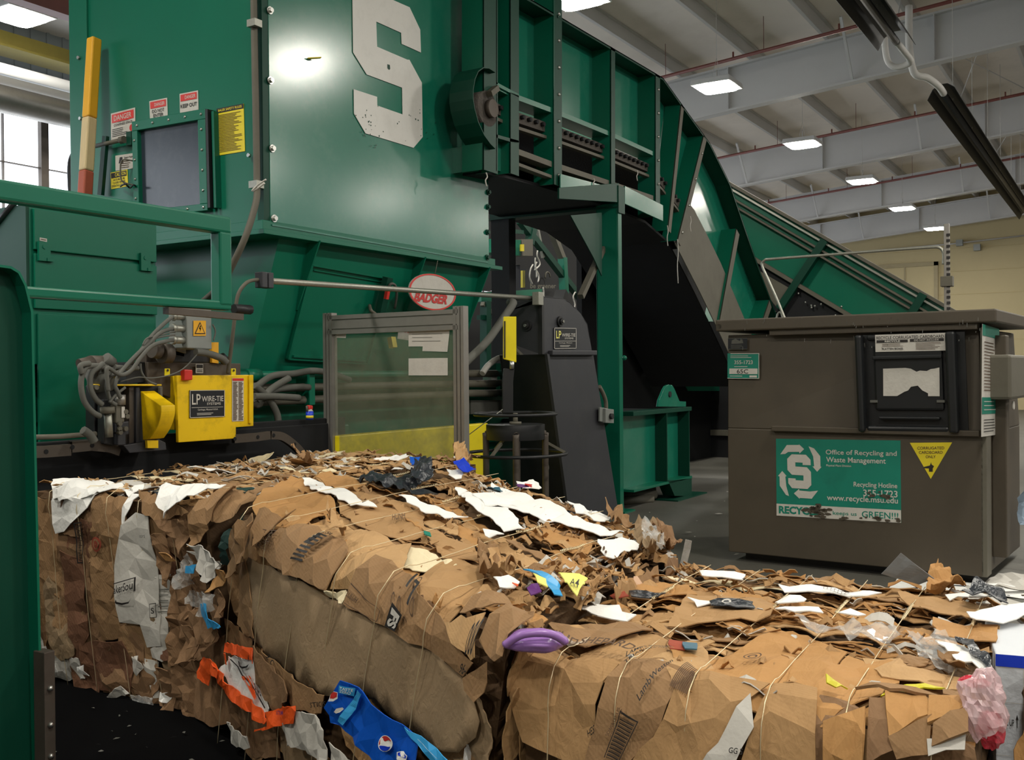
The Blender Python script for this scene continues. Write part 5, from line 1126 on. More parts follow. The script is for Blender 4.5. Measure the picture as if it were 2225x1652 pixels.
decal(chA,D,z4((730,470),(765,460),(765,500),(730,500)),[('hose','SISYS',0,.1,1,.5)],w2,.056)
w3=psheet(chA,D,z4((800,690),(885,688),(885,900),(872,1125),(850,1140),(790,1120),(780,1075),(842,1060),(838,860)),.04,'offw',A,name='white_carton',cell=.04,crump=.008,seed=10)
for k in range(5): pass
decal(chA,D,z4((820,740),(880,740),(880,900),(820,900)),[('hose','r',.1,.1+.18*k,.9,.13+.18*k) for k in range(5)],w3,.05)
psheet(chA,D,z4((745,1120),(830,1140),(822,1330),(800,1330),(775,1250)),.03,'offw',A,name='white_strip',cell=.04,seed=11)
psheet(chA,D,z4((632,290),(680,290),(655,420),(645,435),(632,350)),.04,'white',A,name='white_flap',cell=.04,seed=12)
decal(chA,D,z4((388,420),(430,415),(440,630),(405,632)),[('ink','r',0,0,.12,1),('ink','r',.88,0,1,1),('ink','r',0,.97,1,1),('ink','r',0,0,1,.03)]+[('ink','r',.2,.06+.04*k,.55 if k%3 else .75,.078+.04*k) for k in range(22)],A,.045)
F_=z4((480,490),(540,490),(540,570),(480,570))
decal(chA,D,F_,[('cred','o',.5,.5,.45,.5,.72),('cred','o',.5,.5,.22,.26,.2)],A,.045)
# crushed corner of A next to bale B
for k,(P,mt) in enumerate(((z4((680,300),(860,330),(970,380),(820,405),(740,370)),c4),(z4((820,400),(960,410),(975,520),(960,575),(870,480)),c5),(z4((805,480),(860,470),(880,700),(870,760),(820,640)),c5),(z4((850,570),(915,600),(910,620),(860,615)),c3),(z4((870,700),(1000,700),(1000,900),(890,960),(880,800)),c5),(z4((890,900),(1100,860),(1130,1100),(900,1160),(880,1050)),c5),(z4((890,1160),(1100,1100),(1130,1440),(960,1420),(900,1300)),c5),(z4((980,400),(1060,260),(1110,330),(1040,520),(990,540)),c4),(z4((1060,250),(1180,240),(1250,330),(1240,400),(1130,420),(1070,400)),c4),(z4((840,1160),(900,1180),(900,1420),(850,1390)),c5),(z4((1000,560),(1140,640),(1090,725),(1030,650)),'offw'),(z4((740,300),(860,290),(1040,300),(960,330),(850,400)),'white'))):
    psheet(chA,D,P,.05+.012*(k%4),mt,A,name='crumpled_flap',cell=.03,crump=.022,seed=30+k,curl=.03)
psheet(chA,D,z4((1160,470),(1260,400),(1270,440),(1180,560),(1190,650),(1140,640)),.06,'dkgn',A,name='green_cloth_scrap',cell=.03,crump=.015,seed=44)
psheet(chA,D,z4((920,620),(990,570),(1010,640),(1000,740),(930,760),(890,700)),.09,'film',A,name='film_scrap',cell=.02,crump=.03,seed=45,sol=False); psheet(chA,D,z4((962,645),(1015,638),(1005,684),(960,682)),.11,'lblue',A,name='blue_label_scrap',cell=.03,seed=46)
psheet(chA,D,z4((480,1160),(900,1180),(960,1420),(820,1380),(660,1320),(550,1340)),.03,c5,A,cell=.05,crump=.015,seed=47)
for k,(P,mt) in enumerate(((z4((545,1330),(620,1270),(665,1310),(560,1348)),'offw'),(z4((830,1300),(890,1300),(870,1355),(835,1340)),'white'),(z4((670,1120),(715,1110),(735,1180),(700,1220)),'offw'),(z4((395,1170),(430,1160),(440,1225)),'white'),(z4((830,1430),(970,1440),(950,1495),(860,1470)),c6),(z4((165,1080),(240,1060),(290,1200),(170,1190)),'film'),(z4((165,900),(210,960),(240,1080),(165,1090)),'film'),(z4((660,1320),(800,1330),(790,1370),(690,1360)),'film'))):
    psheet(chA,D,P,.06,mt,A,name='hanging_scrap',cell=.03,crump=.02,seed=60+k)
psheet(chA,'t',z4((235,228),(270,200),(400,190),(600,208),(650,226),(560,238),(370,232)),.05,'white',A,name='white_sheet',cell=.03,crump=.012,seed=71)
psheet(chA,'t',z4((640,240),(760,225),(740,240),(680,250)),.05,'white',A,name='white_sheet',cell=.03,crump=.01,seed=72)
psheet(chA,'t',z4((770,240),(900,230),(950,250),(850,262)),.055,'darkbag',A,name='dark_film',cell=.03,crump=.015,seed=73)
psheet(chA,'t',z4((1228,235),(1290,228),(1320,240),(1270,275),(1235,262)),.06,'dkgn',A,name='green_cloth_scrap',cell=.03,seed=74)
scatter(chA,A,16,'t',75,(.15,.4),(.08,.2),lift=.03,dirn=1.2,cols=[c1,c2],tl=.25,vlim=(1.2,2.2))
for k,u in enumerate((.2,.42,.64,.86,1.08)): wire(chA,A,u,lean=-.06,lift=.05,tw=1.3+.05*k,seed=k,r=.0018)
# ---------------------------------------------------------------- bale B (centre)
B=thing('cardboard_bale','middle bale of flattened cardboard, tilted, with orange and blue printed cartons in its front','bale',(3.4,2.4,0))
b0,b1,b2,b3=(3.05,3.25,.955),(2.4,1.5,.80),(4.05,1.66,.77),(4.75,3.35,1.01)
d0,d1,d2,d3=(3.03,3.28,.0),(2.40,1.62,.0),(4.05,1.72,.0),(4.7,3.3,0)
Wb=(V(b1)-V(b0)).length
ub=[.12+.29*k for k in range(6)]
chB=Chart(b0,b1,b3,b2,d0,d1,r=.045,amp=.018,ribs=ub,bulge=.035,seed=2)
chS=Chart(b1,b2,b0,b3,d1,d2,r=.05,amp=.02,seed=3)
core(B,[d0,d1,d2,d3,b0,b1,b2,b3])
scatter(chB,B,56,'t',101,(.4,1.2),(.05,.16),spread=.13,dirn=-.02,cols=[c1,c2,c3,c1,c4],tl=.12,whites=.04)
scatter(chB,B,24,'d',102,(.3,.6),(.2,.4),cols=[c1,c4,c5,c6],tl=.05,whites=.0)
shreds(chB,B,190,'t',103,(.015,.065),mats=[0,0,1,2,3],lift=.04)
shreds(chB,B,110,'t',104,(.012,.05),mats=['offw',1,0],lim=((.5,1.85),(1.0,1.6)),lift=.05)
U='t'
psheet(chB,U,z5((150,300),(200,225),(330,168),(400,175),(480,230),(535,290),(545,335),(380,395),(240,370)),.05,c3,B,cell=.06,crump=.01,seed=111,smooth=False,label='large golden kraft sheet')
psheet(chB,U,z5((445,160),(520,140),(640,170),(690,215),(620,235),(540,225)),.055,c3,B,cell=.05,crump=.012,seed=112)
psheet(chB,U,z5((540,230),(640,240),(800,290),(960,370),(960,480),(800,470),(620,400),(560,320)),.04,c1,B,cell=.06,crump=.008,seed=113)
psheet(chB,U,z5((340,400),(560,400),(700,440),(900,520),(860,620),(640,560),(460,490)),.045,c2,B,cell=.06,crump=.008,seed=114)
psheet(chB,U,z5((850,640),(1100,560),(1250,640),(1220,760),(1050,800),(900,720)),.042,c1,B,cell=.06,crump=.01,seed=115)
psheet(chB,U,z5((1250,640),(1600,560),(1760,620),(1600,680),(1400,640)),.045,c3,B,cell=.06,crump=.01,seed=116)
psheet(chB,U,z5((1500,420),(1700,460),(1760,500),(1740,540),(1560,510)),.045,c3,B,cell=.05,seed=117); psheet(chB,U,z5((960,480),(1200,500),(1240,600),(1050,560)),.045,c1,B,cell=.05,seed=118)
for k,P in enumerate((((385,170),(450,175),(520,215),(640,260),(740,330),(700,335),(600,290),(430,230)),((840,285),(900,290),(1030,340),(1170,395),(1060,400),(990,370)),((1110,240),(1160,250),(1200,295),(1330,340),(1440,440),(1340,442),(1230,370),(1140,300)),((1280,195),(1330,230),(1560,300),(1760,390),(1910,440),(1830,452),(1640,410),(1500,375),(1300,285)),((1190,290),(1330,255),(1500,330),(1460,360),(1250,340)),((1785,480),(1900,460),(1985,500),(1860,545),(1800,520)),((1070,135),(1150,140),(1140,175),(1090,165)),((1240,435),(1300,440),(1340,470),(1270,470)),((1680,785),(1900,770),(1960,840),(1830,860)))):
    if k==8: continue
    ws=psheet(chB,U,z5(*P),.062+.002*k,'white',B,name='white_paper_sheet',cell=.05,crump=.005,jag=.012,seed=120+k)
psheet(chB,U,z5((1640,290),(1720,310),(1850,360),(1820,380),(1700,345)),.065,'white',B,name='white_paper_sheet',jag=.012,seed=131); psheet(chB,U,z5((1400,190),(1480,185),(1520,215),(1440,225)),.07,'white',B,name='white_paper_sheet',jag=.01,seed=132)
decal(chB,U,z5((1800,500),(1850,495),(1850,530),(1800,530)),[('cink','p',[(.3+.12*math.cos(a),.7+.2*math.sin(a)) for a in [k for k in range(6)]]),('cink','p',[(.5+.12*math.cos(a),.3+.2*math.sin(a)) for a in [k for k in range(6)]])],B,.08)
bag=psheet(chB,U,z5((655,165),(715,140),(800,155),(890,150),(930,100),(960,80),(1000,140),(960,200),(900,232),(850,235),(740,205)),.075,'darkbag',B,name='black_bin_bag',cell=.025,crump=.03,seed=140,label='crumpled black plastic bag')
psheet(chB,U,z5((930,90),(990,85),(1005,180),(950,190),(900,170)),.13,'darkbag',B,name='bag_neck',cell=.02,crump=.04,seed=141)
psheet(chB,U,z5((880,250),(960,245),(1030,262),(990,278),(900,270)),.075,'darkbag',B,name='black_film',seed=142,crump=.012)
psheet(chB,U,z5((1100,100),(1150,95),(1210,135),(1130,138)),.1,'royal',B,name='blue_scrap',seed=143,crump=.012,curl=.03); psheet(chB,U,z5((895,70),(945,72),(930,105),(905,98)),.12,'blue',B,name='blue_scrap',seed=144); psheet(chB,U,z5((1255,225),(1320,228),(1335,252),(1280,252)),.075,'tblue',B,name='teal_scrap',seed=145); psheet(chB,U,z5((1400,210),(1440,215),(1460,235),(1420,235)),.085,'purp2',B,name='purple_scrap',seed=146); psheet(chB,U,z5((1440,205),(1475,210),(1470,232),(1445,228)),.09,'rink',B,name='red_scrap',seed=147)
psheet(chB,U,z5((1600,615),(1700,620),(1740,640),(1690,720),(1650,690)),.085,'lyel',B,name='yellow_label',seed=148,label='pale yellow label printed A4'); decal(chB,U,z5((1655,650),(1705,655),(1695,690),(1650,680)),[('ink','A4',.05,.1,.95,.9)],B,.1)
psheet(chB,U,z5((1430,630),(1520,625),(1600,670),(1620,730),(1580,720),(1530,665)),.08,'lblue',B,name='blue_ring_label',seed=149,label='light blue curved label'); psheet(chB,U,z5((1480,650),(1540,665),(1550,700),(1500,690)),.085,'lyel',B,name='yellow_label',seed=150)
psheet(chB,U,z5((1290,655),(1360,665),(1415,690),(1390,705),(1320,690)),.08,'white',B,name='white_label',seed=151); psheet(chB,U,z5((1380,680),(1410,690),(1405,700)),.09,'orange',B,name='orange_print',seed=152); psheet(chB,U,z5((1450,700),(1500,690),(1520,715),(1470,725)),.085,'purp2',B,name='purple_print',seed=153)
psheet(chB,U,z5((960,465),(990,470),(995,485),(965,485)),.07,'teal',B,name='green_scrap',seed=154)
decal(chB,U,z5((865,640),(980,640),(1000,720),(880,720)),[('cink','o',x,y,.08,.12,.75) for x,y in ((.1,.9),(.35,.7),(.8,.8),(.5,.35),(.85,.4),(.9,.05))],B,.06)
decal(chB,U,z5((810,385),(870,385),(870,405),(810,405)),[('cink','HUNH',0,0,1,1)],B,.055); decal(chB,U,z5((1640,440),(1700,440),(1690,470),(1630,460)),[('cink','| III |',0,0,1,1)],B,.06)
# crumpled kraft heaps
for k,(P,mt) in enumerate(((((1215,505),(1300,520),(1330,600),(1400,630),(1290,640),(1225,600)),c4),(((1260,560),(1430,570),(1440,610),(1330,650)),c2),(((1820,320),(1900,340),(1960,400),(1880,390)),c4),(((1960,400),(2060,390),(2110,470),(2040,530),(1960,460)),c6),(((2040,390),(2120,400),(2190,450),(2110,480)),c5),(((1100,20),(1150,15),(1180,90),(1120,90)),c2),(((500,310),(585,395),(590,430),(540,432)),c2),(((420,75),(440,60),(330,30)),c4))):
    psheet(chB,U,z5(*P),.09,mt,B,name='crumpled_kraft',cell=.022,crump=.035,seed=160+k,curl=.04,cs=22)
psheet(chB,U,z5((1990,400),(2060,420),(2110,470),(2090,500),(2000,450)),.12,'film',B,name='clear_film',seed=170,cell=.02,crump=.03,sol=False)
# front of B
big=psheet(chB,D,z6((430,190),(520,235),(620,275),(820,350),(1000,470),(1330,640),(1680,830),(1880,1000),(1950,1180),(1990,1290),(1960,1400),(1850,1500),(1700,1470),(1400,1240),(1260,1110),(980,1110),(720,950),(480,740),(330,480),(380,300)),.05,c6,B,cell=.07,crump=.005,jag=.003,seed=201,smooth=True,label='big smooth brown carton panel')
psheet(chB,D,z6((290,330),(400,200),(480,470),(500,730),(420,700),(330,560)),.055,c4,B,cell=.05,seed=202); psheet(chB,D,z6((270,600),(480,740),(470,900),(300,740)),.045,c4,B,cell=.05,seed=203)
s1=psheet(chB,D,z6((470,110),(690,40),(870,110),(990,240),(970,410),(830,350),(620,260),(500,180)),.075,c4,B,cell=.05,crump=.008,seed=204,label='flap printed with a flag')
decal(chB,D,z6((770,100),(830,130),(780,250),(715,225)),[('ink','USA',.1,.86,.95,1)]+[('ink','r',.0,.06+.1*k,1,.11+.1*k) for k in range(8)]+[('ink','r',.0,.5,.45,.82)],s1,.086)
decal(chB,D,z6((450,50),(570,90),(540,150),(450,110)),[('cink','r',0,0,1,.04),('cink','r',0,.45,1,.5),('cink','SURG',.1,.55,.9,.9),('cink','RETE',.1,.1,.9,.4),('cink','r',0,.96,1,1),('cink','r',0,0,.03,1),('cink','r',.97,0,1,1)],s1,.09)
s2=psheet(chB,D,z6((1130,250),(1340,350),(1520,520),(1700,640),(1850,780),(1950,900),(1880,990),(1640,820),(1330,640),(1080,500)),.066,c4,B,cell=.06,crump=.005,seed=205,label='flap with the large FS print')
decal(chB,D,z6((1400,528),(1480,590),(1440,685),(1360,650)),[('ink','r',0,0,1,1)],s2,.076); 
T_=z6((1480,590),(1440,685),(1360,650),(1400,528)); decal(chB,D,T_,[('offw','FS',.1,.12,.9,.9)],s2,.0785)
decal(chB,D,z6((1420,430),(1500,480),(1510,560),(1430,500)),[('ink','r',.1,.2,.25,1),('ink','r',.4,.6,.9,.75),('ink','r',.75,-.2,.92,.7)],s2,.078)
decal(chB,D,z6((1110,390),(1320,550),(1290,625),(1070,480)),[('cink','r',0,.96,1,1),('cink','r',.97,.0,1,1),('cink','r',.1,0,1,.04),('cink','LULUH',.02,.4,.35,.75)],s2,.077)
decal(chB,D,z6((1880,890),(1925,900),(1890,990),(1850,970)),[('ink','96-',0,.1,1,.9)],s2,.08)
s3=psheet(chB,D,z6((1740,680),(1930,700),(1960,860),(1940,880)),.075,c2,B,cell=.04,seed=206); decal(chB,D,z6((1900,750),(1945,740),(1945,850),(1895,840)),[('ink','000',0,0,1,1)],s3,.09)
psheet(chB,D,z6((1000,230),(1140,230),(1140,300),(1100,400),(1000,400)),.06,c2,B,name='crumpled_flap',cell=.03,crump=.012,seed=207); psheet(chB,D,z6((960,420),(1080,420),(1060,500),(980,460)),.07,CREAM,B,name='torn_liner',cell=.02,crump=.02,seed=208)
psheet(chB,D,z6((1720,560),(1850,500),(1980,610),(1860,690),(1740,660)),.095,c4,B,name='rolled_flap',cell=.035,crump=.012,seed=209,curl=-.06)
psheet(chB,D,z6((1960,640),(2060,560),(2120,640),(2140,900),(2040,880),(1960,800)),.08,c4,B,cell=.04,crump=.015,seed=210); psheet(chB,D,z6((1880,1000),(2040,890),(2010,1100),(1960,1160),(1890,1080)),.075,c4,B,cell=.04,seed=211)
fl2=psheet(chB,D,z6((480,780),(520,790),(600,900),(700,1010),(750,1095),(740,1150),(690,1190),(640,1210),(560,1110),(490,990)),.085,c5,B,cell=.04,crump=.008,seed=212,label='folded brown flap in front')
psheet(chB,D,z6((540,800),(640,870),(720,960),(980,1110),(960,1230),(790,1210),(700,1060),(620,930)),.06,c4,B,cell=.05,seed=213); decal(chB,D,z6((905,1155),(1010,1145),(1010,1180),(905,1190)),[('ink','STICKS',0,0,1,1)],B,.075); decal(chB,D,z6((610,830),(640,890),(630,930),(590,850)),[('ink','2 C',0,0,1,1)],B,.075)
psheet(chB,D,z6((60,860),(300,700),(480,790),(480,1000),(380,1300),(200,1330),(60,1260)),.04,c5,B,cell=.06,seed=214); psheet(chB,D,z6((240,1100),(640,1200),(640,1540),(480,1540),(300,1330)),.04,c5,B,cell=.06,seed=215)
# orange / white printed carton
oc1=psheet(chB,D,z6((250,940),(320,850),(480,870),(520,1040),(560,1110),(600,1200),(590,1260),(540,1300),(420,1130),(330,1060)),.08,'white',B,name='white_printed_carton',cell=.04,crump=.006,seed=216,label='crushed white carton with orange and black print')
decal(chB,D,z6((330,870),(350,870),(600,1180),(580,1200)),[('ink','r',0,0,.4,1)],oc1,.09)
decal(chB,D,z6((480,950),(500,950),(470,1130),(430,1130)),[],oc1,.09)
decal(chB,D,z6((405,975),(450,970),(510,1140),(480,1150)),[('orange','TEXAS',0,.0,1,.95)],oc1,.091); decal(chB,D,z6((490,1010),(530,1030),(550,1120),(500,1110)),[('ink','TEXAS',0,0,1,.9)],oc1,.091); decal(chB,D,z6((375,880),(450,880),(450,940),(380,930)),[('ink','p',[(0,.9),(.1,.2),(.5,0),(.9,.2),(1,.6),(.8,.35),(.5,.25),(.25,.4),(.15,.9)])],oc1,.091)
for k,P in enumerate((((280,765),(300,760),(430,790),(480,800),(490,900),(460,880),(390,850),(280,825)),((120,860),(200,890),(250,950),(240,1000),(180,960),(175,920),(150,1055),(90,1000),(85,960)),((200,900),(250,950),(320,1040),(440,1130),(520,1200),(605,1270),(590,1300),(530,1300),(440,1220),(330,1130),(260,1070),(220,1000)),((600,1220),(700,1185),(780,1180),(790,1215),(770,1300),(690,1310),(630,1330),(480,1362),(490,1345),(600,1320)),((290,830),(315,835),(305,910),(285,900)))):
    oo=psheet(chB,D,z6(*P),.095,'orange',B,name='orange_carton_strip',cell=.035,crump=.01,jag=.003,seed=220+k,label='bright orange printed board')
decal(chB,D,z6((655,1212),(715,1210),(715,1240),(655,1240)),[('purp2','DATTNM',0,0,1,1)],B,.11); decal(chB,D,z6((440,845),(480,850),(475,885),(445,880)),[('ink','M',0,0,1,1)],B,.11)
# blue soft-drink carton
bl=psheet(chB,D,z6((1100,1008),(1160,1030),(1235,1085),(1290,1170),(1330,1210),(1520,1350),(1590,1400),(1580,1560),(1310,1560),(1200,1440),(1080,1310),(1035,1290),(1030,1240),(995,1190),(1060,1080)),.105,'blue',B,name='blue_drink_carton',cell=.05,crump=.005,jag=.003,seed=230,label='crushed blue drinks carton with round red, white and blue emblems')
psheet(chB,D,z6((1480,1330),(1600,1385),(1700,1470),(1790,1560),(1680,1560),(1590,1440)),.11,'lblue',B,name='carton_side',cell=.04,jag=.003,seed=231)
decal(chB,D,z6((1330,1380),(1420,1380),(1420,1490),(1330,1490)),(lambda C:[('white','p',C(.5,1)),('rink','p',[(.5+.44*math.cos(a),.5+.46*math.sin(a)) for a in [k*PI/10-.1 for k in range(1,12)]]+[(.25,.62),(.5,.62),(.75,.72)]),('royal','p',[(.5+.42*math.cos(a),.5+.46*math.sin(a)) for a in [PI+.35+k*PI/12 for k in range(0,10)]]+[(.7,.3),(.45,.36),(.2,.38)])])(lambda r,s:[(.5+r*math.cos(a),.5+r*math.sin(a)) for a in [k*PI/12 for k in range(24)]]),bl,.118)
decal(chB,D,z6((1030,1080),(1085,1080),(1085,1150),(1025,1150)),[('white','p',[(.05,.05),(.3,.7),(.6,1),(1,.9),(.95,.3),(.6,.05)]),('rink','p',[(.25,.35),(.35,.75),(.6,.97),(.97,.85),(.9,.45),(.6,.3)])],bl,.118)
decal(chB,D,z6((1190,1075),(1235,1100),(1110,1310),(1080,1280)),[('lblue','r',0,0,1,1)],bl,.117); decal(chB,D,z6((1095,1040),(1175,1065),(1160,1120),(1090,1090)),[('lblue','r',0,0,1,1),('white','TASTE',.1,.5,.9,.85),('white','ZERO',.1,.1,.8,.45)],bl,.117)
decal(chB,D,z6((1440,1480),(1530,1500),(1520,1580),(1430,1560)),[('white','p',[(0,.8),(.2,.9),(.5,1),(.8,.9),(1,.8),(.95,.2),(.5,0),(.05,.2)]),('royal','p',[(.06,.76),(.25,.84),(.5,.94),(.75,.84),(.94,.76),(.9,.55),(.08,.55)]),('rink','NFL',.15,.12,.85,.5)],bl,.118)
decal(chB,D,z6((1550,1380),(1600,1400),(1750,1560),(1700,1560)),[('white','r',.45,.1,.5,.9)],bl,.121)
decal(chB,D,z6((1060,1200),(1120,1185),(1110,1215),(1070,1235)),[('offw','p',[(0,.5),(.3,1),(.8,.95),(1,.5),(.7,0),(.2,.1)])],bl,.119)
# white papers low
psheet(chB,D,z6((790,1215),(920,1240),(990,1340),(1000,1540),(940,1560),(780,1460),(690,1440),(680,1300),(770,1300)),.085,'offw',B,name='white_paper_sheet',cell=.04,crump=.012,seed=240); psheet(chB,D,z6((270,1300),(440,1390),(440,1470),(340,1470),(300,1420)),.08,'offw',B,name='white_paper_sheet',cell=.04,crump=.014,seed=241); psheet(chB,D,z6((1030,1420),(1180,1560),(1030,1560)),.08,'offw',B,name='white_paper_sheet',cell=.04,seed=242)
psheet(chB,D,z6((1850,1480),(1940,1440),(1930,1560),(1860,1560)),.08,'film',B,name='clear_film',cell=.03,crump=.02,seed=243,sol=False)
# bottle in the gap
psheet(chB,D,z6((0,470),(40,410),(120,420),(210,440),(200,540),(170,560),(100,590),(40,520)),.12,'film',B,name='crushed_bottle',cell=.025,crump=.03,seed=244,sol=False,label='crushed clear plastic bottle with a blue label'); psheet(chB,D,z6((120,500),(165,500),(170,600),(235,660),(165,670),(130,580)),.13,'lblue',B,name='bottle_label',cell=.03,crump=.01,seed=245)
for k,(P,mt) in enumerate(((((300,20),(390,0),(440,60),(430,180),(300,330),(290,160)),c4),(((60,100),(140,130),(240,240),(180,360),(120,300),(70,200)),'offw'),(((420,0),(560,20),(470,120),(440,60)),c4),(((220,270),(290,290),(270,360),(200,420)),c3),(((60,560),(240,400),(290,560),(200,760),(60,800)),c5),(((0,640),(80,680),(60,860),(0,900)),c5))):
    psheet(chB,D,z6(*P),.1,mt if not isinstance(mt,str) else mt,B,name='crumpled_flap',cell=.03,crump=.02,seed=250+k,curl=.04)
# right side of B
scatter(chS,B,30,'d',260,(.15,.4),(.15,.5),cols=[c1,c4,c5,M['flesh']],tl=.2,whites=.06,lift=.03)
shreds(chS,B,160,'t',262,(.02,.07),lim=((.1,1.6),(0,.25)),mats=[0,1,3,'offw'],lift=.05)
for k,u in enumerate(ub): wire(chB,B,u,lean=.13,tw=1.0-.02*k,seed=30+k,lift=.08,r=.0018)
# ---------------------------------------------------------------- bale C (right front)
C_=thing('cardboard_bale','right front bale of flattened cardboard with printed potato cartons and a purple jug corner','bale',(3.2,1.0,0))
k0,k1,k2,k3=(2.46,1.50,.71),(2.52,.34,.69),(3.99,.40,.715),(3.94,1.60,.725)
chC=Chart(k0,k1,k3,k2,(2.44,1.50,0),(2.50,.34,0),r=.06,amp=.016,ribs=[.12+.195*k for k in range(6)],bulge=.02,seed=4)
core(C_,[(2.46,1.5,0),(2.52,.34,0),(3.99,.4,0),(3.94,1.6,0),k0,k1,k2,k3])
scatter(chC,C_,62,'t',301,(.4,1.1),(.04,.14),spread=.1,dirn=0,cols=[c1,c2,c1,c3,c4],tl=.12,whites=.03)
scatter(chC,C_,14,'d',302,(.2,.4),(.3,.5),cols=[c1,c4,c5],tl=.05,whites=0)
shreds(chC,C_,240,'t',303,(.015,.06),mats=[0,0,1,2,3,'offw'],lift=.04)
for k,(P,mt) in enumerate(((((400,450),(700,390),(760,420),(740,540),(530,520),(380,500)),c1),(((760,540),(1200,380),(1500,470),(1330,640),(1140,620)),c3),(((680,470),(900,430),(950,500),(800,560)),c2),(((1300,640),(1500,480),(1760,520),(1640,640),(1400,660)),c3),(((1560,480),(1960,540),(1950,600),(1640,560)),c2),(((640,160),(840,170),(880,215),(680,200),(620,190)),c3),(((840,215),(1200,250),(1180,330),(760,350)),c1),(((1680,200),(2100,260),(2060,300),(1760,260)),c1),(((1850,310),(2120,330),(2110,400),(1860,370)),c3),(((260,340),(560,330),(700,370),(420,430)),c4))):
    psheet(chC,U,z7(*P),.042+.002*k,mt,C_,cell=.06,crump=.007,seed=310+k)
for k,P in enumerate((((380,258),(430,250),(560,262),(630,300),(590,315),(470,300)),((840,243),(935,250),(950,262),(880,268)),((1200,240),(1260,230),(1330,255),(1290,272),(1210,262)),((1215,182),(1400,190),(1640,210),(1560,232),(1380,225),(1240,200)),((1460,315),(1510,302),(1575,325),(1540,335)),((1900,215),(2060,200),(2080,215),(1920,228)),((2030,255),(2140,262),(2200,290),(2110,298)),((1200,300),(1380,290),(1400,310),(1280,320)),((890,120),(1080,125),(1070,150),(900,135)))):
    ws=psheet(chC,U,z7(*P),.062+.001*k,'white',C_,name='white_paper_sheet',cell=.05,crump=.004,jag=.01,seed=330+k)
    if k==3: decal(chC,U,z7((1400,195),(1560,205),(1540,228),(1400,215)),[('cink','r',.0,.1,1,.16),('cink','r',0,.5,1,.56),('cink','r',0,.9,1,.96)]+[('cink','r',.1*j,.1,.1*j+.012,.9) for j in range(10)],ws,.075)
bk_=psheet(chC,U,z7((930,250),(1000,245),(1110,265),(1115,285),(1040,285),(940,270)),.07,'darkbag',C_,name='black_strip',cell=.03,crump=.006,seed=340,label='black strip with a white ring')
decal(chC,U,z7((980,248),(1025,248),(1020,272),(975,272)),[('offw','o',.5,.5,.45,.45,.6)],bk_,.08)
psheet(chC,U,z7((600,200),(700,195),(750,205),(720,220),(610,222)),.06,'darkbag',C_,name='black_strip',seed=341); psheet(chC,U,z7((520,215),(560,190),(600,220),(540,225)),.065,'cred',C_,name='red_scrap',seed=342); psheet(chC,U,z7((820,420),(880,415),(880,445),(830,450)),.06,'tblue',C_,name='blue_scrap',seed=343); psheet(chC,U,z7((765,420),(830,420),(830,450),(770,448)),.055,'cred',C_,name='maroon_scrap',seed=344)
for k,P in enumerate((((1270,345),(1480,350),(1560,385),(1500,400),(1340,370)),((1500,380),(1700,385),(1740,420),(1560,425)),((1740,400),(1860,380),(1960,400),(2010,480),(1880,500),(1800,460)))):
    psheet(chC,U,z7(*P),.07,'film' if k<2 else 'film',C_,name='clear_film',cell=.018,crump=.03,seed=350+k,sol=False)
psheet(chC,U,z7((1860,395),(1980,400),(2080,480),(2100,520),(1960,470)),.085,'white',C_,name='white_paper_sheet',crump=.012,seed=354); psheet(chC,U,z7((1940,370),(2000,380),(2090,470),(2100,510),(2030,460)),.1,'darkbag',C_,name='dark_film',crump=.014,seed=355); psheet(chC,U,z7((1870,460),(1960,455),(2010,490),(1920,505)),.08,c4,C_,name='crumpled_kraft',crump=.03,cell=.02,seed=356)
psheet(chC,U,z7((1640,620),(1740,600),(1900,600),(1890,612),(1700,618)),.075,'ygrn',C_,name='yellow_edge',cell=.03,seed=357)
# print on top
decal(chC,U,z7((255,345),(400,380),(380,405),(250,365)),[('cink','OIIUD',0,0,1,1)],C_,.082); decal(chC,U,z7((410,385),(640,420),(600,440),(390,405)),[('cink','SHEPARD',0,0,1,1)],C_,.082)
decal(chC,U,z7((840,495),(900,510),(850,540),(780,525)),[('cink','r',.09*j,0,.09*j+.05,1) for j in range(11)],C_,.062)
decal(chC,U,z7((1065,458),(1150,458),(1150,482),(1065,482)),[('cink','o',.5,.5,.45,.45,.85),('cink','o',.5,.5,.25,.25,.6)],C_,.062)
# front sheets
f1=psheet(chC,D,z7((75,440),(150,445),(360,470),(510,530),(480,600),(430,890),(350,900),(160,820),(110,620)),.045,c1,C_,cell=.06,crump=.008,seed=360)
f2_=psheet(chC,D,z7((520,520),(620,500),(750,545),(800,570),(730,750),(600,905),(420,905),(470,680)),.055,c4,C_,cell=.06,crump=.005,seed=361,label='tan carton with black printing and a barcode')
f3=psheet(chC,D,z7((800,560),(960,590),(1130,620),(1010,760),(900,905),(610,905),(740,730)),.06,c1,C_,cell=.06,crump=.008,seed=362)
f4=psheet(chC,D,z7((1140,620),(1330,650),(1350,720),(1370,905),(1060,905),(1100,770)),.062,c1,C_,cell=.06,crump=.006,seed=363)
psheet(chC,D,z7((1075,690),(1108,780),(1040,905),(900,905),(1000,770)),.068,'offw',C_,name='white_carton_flap',cell=.05,crump=.004,seed=364); decal(chC,D,z7((1015,838),(1070,845),(1068,870),(1012,860)),[('ink','GG S',0,0,1,1)],C_,.08)
psheet(chC,D,z7((1350,660),(1480,680),(1560,760),(1560,905),(1370,905)),.05,c5,C_,cell=.05,seed=365)
